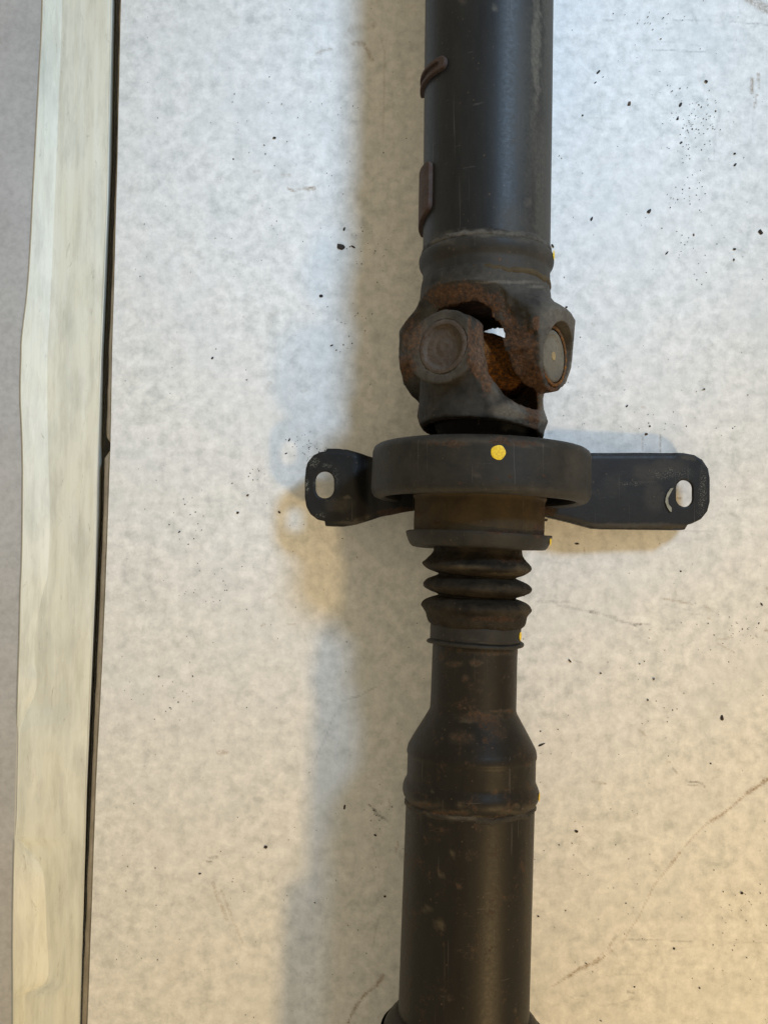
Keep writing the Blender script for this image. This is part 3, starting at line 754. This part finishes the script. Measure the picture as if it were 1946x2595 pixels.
def rust_noise(x, y, z, a, s, seed): return a * (fbm(x, y, z, s, 3, seed))
def yoke_fn(kind):
    if kind == 'lower':
        wy, ww = [-100, 0, 60, 115, 145, 162, 180], [90, 90, 99, 118, 140, 178, 300]
        ya, aa = [-100, 30, 70, 110, 200], [192, 190, 180, 169, 169]
        Lb, chf, ycav, cu, cv, hole, b = 181, 0.30, 128, 146, 132, 65.3, 168
    else:
        wy, ww = [-100, 20, 70, 106, 138, 158, 168, 190], [93, 94, 102, 113, 122, 132, 172, 330]
        ya, aa = [-100, 96, 112, 135, 160, 220], [240, 240, 222, 188, 168, 160]
        Lb, chf, ycav, cu, cv, hole, b = 215, 1.15, 150, 150, 132, 77, 168
    def fn(u, v, y):
        au = np.abs(u); av = np.abs(v)
        r = np.hypot(u, v)
        a = np.interp(y, ya, aa)
        bb = b - (15 * sstep(Lb - 48, Lb, y) if kind == 'lower' else 6 * sstep(Lb - 26, Lb, y))
        body = (np.sqrt((u / a) ** 2 + (v / bb) ** 2) - 1) * bb
        c = np.hypot(v, y)
        if kind == 'lower': cb = np.hypot(np.where((v < 0) & (u > 0), v * 0.84, v), y)
        else: cb = c
        if kind == 'lower':
            boss = smax(cb - 90, au - 206, 5)
            outer = smin(body, boss, 16)
        else:
            outer = body
        outer = smax(outer, au - 206 - (0.20 * np.clip(y, -90, 104) if kind == 'upper' else 0), 9)
        yp = y + chf * np.clip(166 - r, 0, 60)
        w = np.interp(yp, wy, ww)
        P = smin(cb - 91, smax((av - w) * 0.75, -y, 6), 12)
        f = smax(outer, P, 5)
        if kind == 'lower':   # flat milled flank on the front ear
            f = smax(f, np.where(u > 40, v - np.interp(y, [-100, 0, 55, 105, 140, 170], [62, 70, 80, 106, 142, 320]) - 0.03 * np.clip(206 - u, 0, 100), -50), 3)
        cav = np.sqrt((u / cu) ** 2 + (v / cv) ** 2)
        cav = smax((cav - 1) * cv, y - ycav, 22)
        f = smax(f, -cav, 9)
        if kind == 'lower':
            rec = smax(r - 140, (ycav + 16) - y, 8)
            f = smax(f, -rec, 6)
        hol = np.maximum(c - hole, 90 - au)
        f = smax(f, -hol, 2.5)
        f = smax(f, y - Lb + (16 * u / 168 if kind == 'lower' else 0), 7)
        cutn = sstep(6, 0, np.abs(smin(cb - 91, smax((av - w) * 0.75, -y, 6), 12)))
        f = f + 1.2 * fbm(u, v, y, 34, 3, 31) + 1.1 * np.clip(fbm(u, v, y, 9, 2, 41), 0.2, 1)
        f = f + cutn * (3.2 if kind == 'upper' else 1.5) * fbm(u, v, y, 26, 3, 57)
        return f
    return fn
for kind in ('upper', 'lower'):
    ax = UP if kind == 'upper' else LO
    ru, lu, e = frame(ax, -1 if kind == 'upper' else 1)
    u, v = (ru, lu) if kind == 'upper' else (lu, ru)
    V, Q = nets(yoke_fn(kind), (-232, -184, -106), (232, 184, 226), 3.4)
    Vw = to_world(V, u, v, e)
    if np.dot(np.cross(u, v), e) < 0: Q = Q[:, ::-1]
    o = link('yoke', Vw, Q.tolist(), M_yoke, sharp=55)
    nJ = J.copy()
    def inner_rust(co, no, u=u, v=v, e=e):
        d = co - nJ
        uu, vv, yy = d @ u, d @ v, d @ e
        rr = np.hypot(uu, vv)
        inn = (1 - sstep(130, 160, rr)) * np.clip(0.35 + 0.55 * fbm(co[:, 0], co[:, 1], co[:, 2], 60, 3, 12), 0.0, 0.9)
        back = ((no @ np.array([0.0, 0, 1])) < 0.1) * 0.25
        a = np.zeros((len(co), 3)); a[:, 0] = np.maximum(inn, back * (rr < 170))
        return a
    if kind == 'upper': yoke_up = part(o, 'upper yoke with rusty cut edge and grey right ear', extra=inner_rust)
    else: yoke_lo = part(o, 'lower yoke with a round grey bearing boss facing up', extra=inner_rust)
# cross
ru, lu, e = frame(LO, 1)
def cross_fn(u, v, y):
    hub = np.sqrt(u * u + v * v + y * y * 1.05) - 80
    au = smax(np.hypot(v, y) - 56, np.abs(u) - 180, 4)
    av = smax(np.hypot(u, y) - 56, np.abs(v) - 180, 4)
    cu_ = smax(np.hypot(v, y) - 58, np.abs(np.abs(u) - 150) - 36, 4)
    cv_ = smax(np.hypot(u, y) - 58, np.abs(np.abs(v) - 150) - 36, 4)
    f = smin(smin(hub, au, 14), av, 14)
    f = np.minimum(f, np.minimum(cu_, cv_))
    return f + 1.3 * fbm(u, v, y, 16, 3, 77)
V, Q = nets(cross_fn, (-190, -190, -90), (190, 190, 90), 4)
if np.dot(np.cross(ru, lu), e) < 0: Q = Q[:, ::-1]
cross = part(link('cross', to_world(V, ru, lu, e), Q.tolist(), M_rust, sharp=60), 'rust covered cross between the two yokes')
def cap(direction, hole, lab, dirt):
    a = Axis(J, J + direction)
    prof = [(150, 65.5), (186, 65.5), (190, 65), (193, 62), (194, 58), (193.5, 53), (191.5, 50.5), (190, 47), (189.5, 40), (190, 28), (191.5, 14), (192.5, 8), (191.0, 4), (190.5, 0.01)] if not dirt else \
           [(165, 65.5), (200, 66), (204.5, 65), (206, 60), (205, 55), (199, 52), (196, 48), (196.5, 32), (195, 24), (198, 11), (196.5, 0.01)]
    o = lathe('bearing_cap', a, prof, M_cap_worn if dirt else M_cap, None, seg=96, px=False, step=2.5, rough=1.1, rscale=14)
    return part(o, lab, parent=cross)
cap(lu, 68, 'round grey bearing cap staked into the lower yoke, facing up', True)
cap(ru, 77, 'bearing cap in the right ear with a brass coloured centre dot', False)
cap(-lu, 68, None, True); cap(-ru, 77, None, False)
# retaining ring segment in the groove of the right ear, and the brass centre dot
a = Axis(J, J + ru)
def ring_arc(name, ax, t, r, rad, th0, th1, mat, n=48, m=8):
    V = []; Fc = []
    for i in range(n + 1):
        th = th0 + (th1 - th0) * i / n
        k = rad * (1 if 2 < i < n - 2 else 0.6)
        for j in range(m):
            b = 2 * math.pi * j / m
            V.append(ax.P(np.array(t + k * 0.7 * math.sin(b)), np.array(r + k * math.cos(b)), np.array(th)))
    for i in range(n):
        for j in range(m):
            p, q = i * m + j, i * m + (j + 1) % m
            Fc.append((p, q, q + m, p + m))
    Fc.append(tuple(range(m))); Fc.append(tuple(n * m + k for k in range(m)))
    o = link(name, V, Fc, mat); fix_normals(o); return o
part(ring_arc('retaining_ring', a, 193, 71, 4.5, 0.6, 5.6, M_rust), parent=cross)
bd = lathe('grease_plug', a, [(190, 11), (193.5, 10.5), (194.2, 8), (193, 4), (193.6, 0.01)], M_yellow, None, seg=32, px=False, step=2)
brass = metal('dull_brass', (0.42, 0.30, 0.12), dust=(0.30, 0.22, 0.12), dust_amt=0.6, rough=0.5)
bd.data.materials[0] = brass
part(bd, 'dull yellow centre dot on the right bearing cap', parent=cross)

# neck below the lower yoke
part(lathe('neck', LO, [(1010, 60), (1040, 118), (1085, 120), (1098, 114), (1112, 103), (1145, 100)], M_dark, None, seg=96, step=6), 'black rubber neck between lower yoke and support ring')

# centre support ring
ringp = [(1138, 108), (1136.5, 250), (1139, 262), (1145, 270), (1156, 274), (1200, 274.6), (1246, 275), (1258, 273), (1267, 267), (1271.5, 256), (1271, 246), (1267, 239), (1260, 237), (1165, 237), (1158, 115)]
ring = lathe('support_ring', LO, ringp, M_ring, None, seg=220, step=6, rough=0.5, rscale=60)
ring = part(ring, 'wide dark steel ring of the centre support bearing')
part(lathe('rubber_mount', LO, [(1200, 238), (1214, 236), (1222, 205), (1204, 190), (1196, 164)], M_dark, None, seg=120, step=6), parent=ring)
def lip(T, R, TH): return T + 1.0 * fbm(TH * 30, 0, 0, 20, 2, 4), R
slv = part(lathe('sleeve', LO, [(1190, 160), (1252, 161), (1257, 167), (1263, 168), (1268, 165), (1271, 164), (1345, 164), (1362, 164)], M_sleeve, None, seg=160, step=5, rough=0.8, rscale=30), 'olive brown dusty sleeve below the ring')
def rimwarp(T, R, TH): return T + 1.6 * np.sin(TH * 2 + 0.6) + 0.8 * fbm(TH * 60, 0, 0, 40, 2, 4), R + 0.8 * fbm(TH * 60, 0, 9, 30, 2, 2)
plate = part(lathe('dust_shield', LO, [(1366, 120), (1358, 160), (1354, 178), (1353, 183), (1355.5, 184), (1362, 182.5), (1374, 178), (1384, 173), (1389, 168), (1390.5, 160), (1391, 112)], M_ring, None, seg=180, step=3, warp=rimwarp), 'flared dust shield above the rubber boot')

# boot
boot = [(1386, 110), (1397, 110), (1404, 112), (1414, 119), (1427, 132), (1434, 136.5), (1441, 134), (1450, 120), (1456, 104), (1459, 97), (1462, 98), (1466, 108), (1473, 125), (1481, 134), (1488, 136.5), (1495, 132), (1503, 116), (1508, 101), (1510.5, 97), (1513, 99), (1517, 112), (1524, 127), (1533, 136), (1540, 137.5), (1547, 134), (1553, 129), (1560, 126), (1570, 124.5), (1579, 121), (1584, 117), (1588, 112)]
def bootwarp(T, R, TH):
    return T + 2.6 * np.sin(TH + 0.8) + 2.0 * fbm(TH * 40, T * 0.3, 0, 40, 2, 5), R - 2.0 * np.exp(-((TH - 0.30) / 0.012) ** 2) + 2.2 * fbm(np.cos(TH) * 130, np.sin(TH) * 130, T, 22, 4, 15) + 1.0 * np.clip(fbm(TH * 130, T * 3, 0, 16, 2, 35), 0.3, 1)
part(lathe('rubber_boot', LO, boot, M_rubber, None, seg=220, smooth_n=3, step=2.5, warp=bootwarp), 'dusty black bellows boot with three folds')
clamp = part(lathe('clamp_band', LO, [(1583, 108), (1584, 113), (1586, 114.5), (1600, 114.5), (1622, 114.5), (1625, 113)], M_ring, None, seg=140, step=4, warp=lip), 'plain clamp band below the boot')
part(lathe('clamp_rim', LO, [(1623, 112), (1623.5, 119), (1625.5, 122), (1629, 123), (1632.5, 121.5), (1634, 117), (1634.5, 106)], M_ring, None, seg=140, step=2, warp=rimwarp), parent=clamp)

# splined tube, cone, bead, lower tube
part(lathe('sliding_tube', LO, [(1600, 106.5), (1640, 107), (1780, 108.2), (1796, 108.8), (1803, 111), (1812, 116), (1850, 138), (1882, 156), (1890, 160.2), (1897, 162.2), (1906, 163.6), (1911, 163.4), (1915, 161.6), (1935, 161.6), (1968, 161.8), (1975, 163.5), (1984, 168), (1994, 171.5), (2006, 172), (2016, 169.5), (2024, 165), (2029, 162.6)], M_brown, None, seg=200, step=4, sharp=60, rough=0.35, rscale=40), 'tapered end of the lower tube with a raised bead')
lower = part(lathe('tube', LO, [(2024, 161.8), (2050, 162), (2500, 164.5), (2900, 166.5)], M_brown, None, seg=180, step=9), 'brown stained lower tube with two pale rust blotches')
part(lathe('weld_bead', LO, [(2026, 161), (2029, 164.2), (2034, 165), (2039, 164.2), (2043, 161)], M_yoke, None, seg=260, step=2.5, warp=weldwarp), parent=lower)
part(lathe('end_flange', LO, [(2562, 150), (2566, 168), (2573, 177), (2585, 188), (2603, 199), (2625, 206), (2650, 209), (3100, 211), (3105, 150)], M_brown, None, seg=160, smooth_n=3, step=6), 'rounded end flange at the bottom edge')

# yellow paint dots
def paint_dot(ax, py, th, r_dot, hw, sx=1.0):
    t0 = ax.t(py); R0 = hw * ax.scale(py)
    V = []; Fc = []
    rings = 5; n = 28
    def pt(rr, b):
        k = 1 + 0.02 * math.sin(3 * b + 1) + 0.025 * math.sin(5 * b)
        return ax.P(np.array(t0 + rr * k * math.cos(b)), np.array(R0 + 0.9 - (0.8 if rr >= r_dot else 0)), np.array(th + sx * rr * k * math.sin(b) / R0))
    V.append(pt(0, 0))
    for i in range(1, rings + 1):
        for j in range(n): V.append(pt(r_dot * i / rings, 2 * math.pi * j / n))
    for j in range(n): Fc.append((0, 1 + j, 1 + (j + 1) % n))
    for i in range(rings - 1):
        for j in range(n):
            p, q = 1 + i * n + j, 1 + i * n + (j + 1) % n
            Fc.append((p, p + n, q + n, q))
    o = link('paint_dot', V, Fc, M_yellow)
    return o
part(paint_dot(LO, 1180, math.asin(11 / 277) , 16.8, 275.0), 'round yellow paint dot', parent=ring, w=False)
part(paint_dot(UP, 662, D(71), 12, 170.8), 'yellow paint dot on the right flank', parent=collar, w=False)
part(paint_dot(LO, 1368, D(70), 10, 182.8), 'yellow paint dot on the right flank', parent=plate, w=False)
part(paint_dot(LO, 1605, D(69), 11, 116), 'yellow paint dot on the right flank', parent=clamp, w=False)
part(paint_dot(LO, 2002, D(74), 11, 173), 'yellow paint dot on the right flank', parent=lower, w=False)

# mounting arms
def poly_sdf(X, Y, pts):
    d = np.full(X.shape, 1e9); ins = np.zeros(X.shape, bool)
    n = len(pts)
    for i in range(n):
        ax_, ay = pts[i]; bx, by = pts[(i + 1) % n]
        ex, ey = bx - ax_, by - ay
        wx, wy_ = X - ax_, Y - ay
        t = np.clip((wx * ex + wy_ * ey) / (ex * ex + ey * ey), 0, 1)
        d = np.minimum(d, np.hypot(wx - ex * t, wy_ - ey * t))
        c = ((ay > Y) != (by > Y))
        with np.errstate(divide='ignore', invalid='ignore'):
            xi = ex * (Y - ay) / (ey if ey != 0 else 1e-9) + ax_
        ins ^= c & (X < xi)
    return np.where(ins, -d, d)
def arm(outline, hole, zf, flange, zref, lab, zlo, zhi, drop=30):
    pts = [tuple(at(x, y, zref(x))[:2]) for x, y in outline]
    fl = [[tuple(at(x, y, zref(x))[:2]) for x, y in seg] for seg in flange]
    hx0 = at(hole[0], hole[1] - hole[3] + hole[2], zref(hole[0])); hx1 = at(hole[0], hole[1] + hole[3] - hole[2], zref(hole[0]))
    hr = hole[2] * (HC - zref(hole[0])) / F
    P = np.array(pts)
    lo = (P[:, 0].min() - 12, P[:, 1].min() - 12, zlo); hi = (P[:, 0].max() + 12, P[:, 1].max() + 12, zhi)
    h = 3.2
    gx = np.arange(lo[0] - 8, hi[0] + 12, 2.0); gy = np.arange(lo[1] - 8, hi[1] + 12, 2.0)
    GX, GY = np.meshgrid(gx, gy, indexing='ij')
    SD = poly_sdf(GX, GY, pts)
    df = np.full(GX.shape, 1e9)
    for seg in fl:
        for (ax_, ay), (bx, by) in zip(seg[:-1], seg[1:]):
            df = np.minimum(df, seg_d(GX, GY, ax_, ay, bx, by))
    Zs = zf(GX, GY) - drop * (1 - np.sqrt(np.clip(1 - (1 - np.clip(df / 20.0, 0, 1)) ** 2, 0, 1)))
    gzx, gzy = np.gradient(Zs, 2.0)
    nrm = np.sqrt(1 + gzx ** 2 + gzy ** 2)
    hd = seg_d(GX, GY, hx0[0], hx0[1], hx1[0], hx1[1]) - hr
    SD2 = smax(SD, -hd, 3)
    def lookup(A, x, y):
        x, y = np.broadcast_arrays(x, y)
        fx = np.clip((x - gx[0]) / 2.0, 0, len(gx) - 1.001); fy = np.clip((y - gy[0]) / 2.0, 0, len(gy) - 1.001)
        i = fx.astype(int); j = fy.astype(int); a = fx - i; b = fy - j
        return A[i, j] * (1 - a) * (1 - b) + A[i + 1, j] * a * (1 - b) + A[i, j + 1] * (1 - a) * b + A[i + 1, j + 1] * a * b
    def fn(x, y, z):
        s = lookup(SD2, x, y); zz = lookup(Zs, x, y); nn = lookup(nrm, x, y)
        return smax(s, np.abs(z - zz) / nn - 6.0, 2.5)
    V, Q = nets(fn, lo, hi, h)
    o = link('mounting_arm', V, Q.tolist(), M_bracket, sharp=60)
    return part(o, lab, parent=shaft)
zl = lambda x: 150.0
arm([(775, 1190), (780, 1172), (795, 1154), (812, 1146), (826, 1143), (828, 1136), (850, 1136), (880, 1139), (915, 1148), (960, 1162), (1060, 1175), (1060, 1292), (1000, 1302), (965, 1308), (935, 1318), (900, 1329), (870, 1334), (825, 1333), (823, 1321), (805, 1317), (787, 1303), (777, 1285), (773, 1262), (773, 1215)],
    (823.5, 1229, 23, 34), lambda X, Y: 150 - 16 * sstep(-85, -40, X) + 10 * sstep(-20, 30, X),
    [[(826, 1134), (850, 1134), (880, 1137), (915, 1146), (960, 1160)], [(825, 1335), (870, 1336), (900, 1331), (935, 1320), (965, 1310), (1000, 1304)]],
    zl, 'left mounting arm with an oval bolt hole', 60, 170, drop=34)
zr = lambda x: 92.0 + (1795 - x) * 0.09
arm([(1330, 1180), (1480, 1153), (1500, 1147), (1700, 1147), (1732, 1148), (1758, 1153), (1778, 1166), (1792, 1188), (1796, 1212), (1796, 1272), (1790, 1296), (1774, 1316), (1752, 1327), (1741, 1330), (1736, 1342), (1720, 1343), (1525, 1341), (1500, 1339), (1440, 1323), (1376, 1308), (1320, 1300)],
    (1733, 1250.5, 21.5, 34), lambda X, Y: 92 + np.clip(840 - X, 0, 900) * 0.09,
    [[(1440, 1156), (1500, 1145), (1700, 1145)], [(1736, 1345), (1525, 1343), (1500, 1341), (1440, 1325), (1376, 1310)]],
    zr, 'right mounting arm, longer, with an oval bolt hole', 40, 160, drop=30)
def worn(name, pts, z, parent):
    V = []; 
    for x, y in pts: V.append(at(x, y, z + 1.0))
    n = len(V)
    V += [v - np.array([0, 0, 1.5]) for v in V]
    Fc = [tuple(range(n)), tuple(range(2 * n - 1, n - 1, -1))] + [(i, i + n, (i + 1) % n + n, (i + 1) % n) for i in range(n)]
    return link(name, V, Fc, m_simple('pale_scraped_paint', (0.20, 0.20, 0.17), (0.33, 0.33, 0.28), 500), smooth=False)
arms = [o for o in bpy.data.objects if o.name.startswith('mounting_arm')]
part(worn('paint_scrape', [(1706, 1236), (1698, 1238), (1690, 1250), (1686, 1262), (1685, 1272), (1690, 1286), (1697, 1296), (1701, 1297), (1701, 1287), (1693, 1277), (1692, 1262), (1697, 1252)], 108, None), 'pale crescent scrape beside the bolt hole', parent=arms[1], w=False)

# ------------------------------------------------------------------ rust flakes and crumbs on the sheet
def flake_mesh(L, W, seed, h=2.4):
    r = random.Random(seed); n = r.randint(7, 10)
    ring = []
    for k in range(n):
        a = 2 * math.pi * k / n + r.uniform(-0.2, 0.2)
        q = r.uniform(0.72, 1.12)
        ring.append((L / 2 * q * math.cos(a), W / 2 * q * math.sin(a)))
    V = [(x, y, 0.15) for x, y in ring] + [(x * 0.8, y * 0.8, h * r.uniform(0.5, 1.1)) for x, y in ring] + [(r.uniform(-1, 1), r.uniform(-.5, .5), h * 1.2)]
    Fc = [(k, (k + 1) % n, n + (k + 1) % n, n + k) for k in range(n)] + [(n + k, n + (k + 1) % n, 2 * n) for k in range(n)] + [tuple(range(n - 1, -1, -1))]
    return V, Fc
FL = [  # x, y, long, short, angle, brown?, label
    (864, 625, 25, 15, -20, 0, 'largest black rust flake left of the upper tube, lying between smaller chips'),
    (872, 580, 11, 6, 75, 0, 'small upright black flake just above the largest flake by the upper tube'),
    (895, 625, 15, 5, -35, 0, 'thin slanting sliver just right of the largest flake by the upper tube'),
    (814, 750, 13, 9, -15, 0, 'oval black flake at the left of the joint shadow, alone'),
    (539, 907, 9, 6, 50, 0, 'dark flake alone on the white sheet midway between rail and universal joint'),
    (841, 875, 9, 4, 20, 0, 'small flat flake in the joint shadow left of the lower yoke'),
    (696, 349, 10, 6, 0, 0, 'angular black chip high on the sheet, left of the upper balance weight'),
    (628, 1255, 8, 6, 20, 1, 'brown flake left of the left bolt hole'),
    (603, 1299, 8, 7, 60, 0, 'round dark flake lower left of the left mounting arm'),
    (708, 1298, 8, 6, -40, 0, 'dark flake just below the tip of the left mounting arm'),
    (733, 1115, 11, 4, 65, 0, 'thin dark sliver in the bright hole of the left arm shadow'),
    (725, 1149, 8, 4, 20, 0, 'small dark sliver at the lower rim of the left arm shadow hole'),
    (455, 1348, 8, 4, 45, 0, 'small slanted flake far left near the rail at arm height'),
    (673, 2147, 10, 8, 10, 0, 'black round flake on the lit sheet left of the lower tube shadow edge'),
    (507, 2214, 8, 4, 10, 0, 'flat dark flake above the pale brown smear at lower left'),
    (873, 2046, 13, 5, 80, 0, 'upright dark sliver inside the shadow beside the lower bead'),
    (951, 2117, 9, 5, -30, 0, 'small dark flake near the left flank of the lower tube'),
    (975, 2272, 6, 6, 0, 0, 'small round crumb close beside the lower tube'),
    (1516, 182, 13, 7, 50, 0, 'curled dark flake right of the upper tube near the top'),
    (1508, 209, 10, 4, 40, 0, 'narrow dark sliver just below the curled flake at top right'),
    (1594, 263, 16, 10, 70, 1, 'pale brown rust chip between the upper tube and the crumb cluster'),
    (1789, 206, 10, 7, -50, 0, 'dark oval flake at the upper right, above the crumb cluster'),
    (1723, 266, 17, 7, 65, 0, 'long black flake at the top of the crumb cluster'),
    (1716, 301, 10, 7, 70, 0, 'black flake directly below the long one in the crumb cluster'),
    (1725, 361, 10, 6, 40, 0, 'slanting black flake in the middle of the crumb cluster'),
    (1862, 417, 10, 6, 45, 0, 'black flake right of the crumb cluster, lower of a pair'),
    (1861, 389, 7, 6, 0, 0, 'round black flake right of the crumb cluster, upper of a pair'),
    (1644, 535, 14, 9, 60, 0, 'dark red brown chip below left of the crumb cluster'),
    (1499, 554, 14, 7, 65, 0, 'black flake right of the upper tube, level with its lower balance weight'),
    (1400, 622, 13, 5, -60, 0, 'dark sliver touching the right side of the collar bead'),
    (1926, 587, 17, 11, -65, 0, 'triangular black chip at the right margin'),
    (1860, 631, 10, 8, 10, 0, 'dark lump left below the triangular chip at the right margin'),
    (1859, 658, 8, 5, -80, 0, 'small upright flake under the dark lump at the right'),
    (1689, 641, 13, 4, 50, 0, 'thin slanting needle on the bare sheet right of the collar'),
    (1757, 595, 8, 5, 80, 1, 'small curved brown flake at upper right of the joint'),
    (1435, 778, 7, 5, 20, 0, 'small flake just off the shoulder of the right yoke ear'),
    (1784, 986, 6, 5, 0, 0, 'round dark crumb on empty sheet far right of the joint'),
    (1588, 1029, 9, 4, 45, 0, 'small slanting sliver above the right mounting arm shadow'),
    (1637, 1100, 9, 8, -15, 1, 'square brown chip on the edge of the right arm shadow'),
    (1646, 1080, 6, 5, 10, 0, 'small dark crumb just above the square brown chip'),
    (1383, 1318, 11, 6, 10, 0, 'black flake beside the sleeve under the right mounting arm'),
    (1462, 1378, 11, 5, 0, 0, 'black flat flake in the yellowish shadow under the right arm'),
    (1724, 1448, 6, 5, 20, 0, 'small black flake below the end of the right mounting arm'),
    (1929, 1531, 10, 5, -55, 0, 'dark slanting flake at the right margin below the right arm'),
    (1444, 1675, 11, 5, -50, 0, 'black slanted flake right of the splined tube'),
    (1522, 1706, 5, 5, 0, 0, 'round dark crumb right of the splined tube'),
    (1656, 1721, 8, 4, 80, 0, 'narrow upright flake in a column of crumbs, right of the cone'),
    (1641, 1774, 6, 5, 90, 0, 'small dark flake at the foot of the column of crumbs'),
    (1829, 1820, 16, 9, 85, 0, 'largest black flake right of the cone, ragged and upright'),
    (1371, 1888, 22, 6, 25, 0, 'two-tone curled flake beside the shoulder of the cone'),
    (1369, 1853, 5, 4, 0, 0, 'small crumb above the curled flake by the cone'),
    (1460, 2107, 10, 8, -20, 0, 'black flake right of the lower bead'),
    (1879, 2264, 8, 7, 0, 0, 'black flake low on the right margin below the brown crease'),
    (1707, 2404, 7, 7, -60, 0, 'black flake under the faint horizontal scratch at lower right'),
    (1800, 1935, 5, 5, 0, 0, 'small black crumb above the brown crease at right'),
    (1772, 2504, 5, 5, 0, 1, 'small red brown crumb near the lower right corner'),
    (1607, 2501, 5, 4, 0, 0, 'small black crumb above the grey dash at the bottom right'),
    (1476, 292, 5, 5, 0, 0, 'small round crumb close to the right flank of the upper tube'),
]
for k, (x, y, Ln, Wd, ang, br, lab) in enumerate(FL):
    V, Fc = flake_mesh(Ln * 1.12, Wd * 1.12, k, 1.6 + Wd * 0.18)
    me = bpy.data.meshes.new('rust_flake')
    me.from_pydata([(a * S, b * S, c * S) for a, b, c in V], [], Fc)
    me.materials.append(M_flake2 if br else M_flake)
    o = bpy.data.objects.new('rust_flake', me); sc.collection.objects.link(o)
    p = at(x, y, 1.6)
    o.location = (p[0] * S, p[1] * S, 1.0 * S); o.rotation_euler = (0, 0, math.radians(ang))
    tag(o, lab, 'rust flake', 'loose rust flakes on the white sheet')

# crumbs nobody could count
CL = [(1745, 330, 55, 90, 70), (1740, 500, 50, 50, 22), (1680, 60, 60, 40, 16), (1800, 320, 40, 60, 22), (785, 1140, 32, 38, 46), (930, 640, 50, 60, 22), (900, 830, 60, 90, 18), (1880, 1620, 60, 60, 34), (1700, 1080, 200, 60, 16),
      (480, 1460, 110, 90, 22), (460, 1300, 60, 40, 10), (650, 1205, 20, 20, 8), (700, 340, 160, 110, 16), (1870, 2320, 70, 100, 18), (1500, 2200, 120, 200, 22), (1770, 640, 90, 80, 22), (1650, 1750, 60, 160, 16), (960, 2060, 30, 30, 14), (420, 1760, 90, 60, 14)]
V, Fc = [], []
def crumb(x, y, L, W, ang, seed):
    v, f = flake_mesh(L, W, seed, 1.3)
    p = at(x, y, 1.0); c, s_ = math.cos(ang), math.sin(ang)
    b = len(V)
    for a, bb, z in v: V.append((p[0] + a * c - bb * s_, p[1] + a * s_ + bb * c, 0.8 + z))
    for q in f: Fc.append(tuple(b + i for i in q))
for cx, cy, sx, sy, n in CL:
    for _ in range(n):
        L = abs(rng.normal(0, 1.1)) + 1.9
        crumb(rng.normal(cx, sx * 0.6), rng.normal(cy, sy * 0.6), L * 1.3, L * 0.85, rng.uniform(0, 6), int(rng.integers(1e6)))
k = 0
while k < 420:
    x, y = rng.uniform(290, 1960), rng.uniform(-20, 2610)
    if x < edge_x(y) + 12: continue
    L = abs(rng.normal(0, 0.8)) + 1.6
    crumb(x, y, L * rng.uniform(1, 1.8), L * 0.85, rng.uniform(0, 6), int(rng.integers(1e6))); k += 1
o = link('rust_crumbs', V, Fc, M_flake, smooth=False)
tag(o, 'tiny dark rust crumbs scattered over the white sheet', kind='stuff')
print('built', len(bpy.data.objects), 'objects')
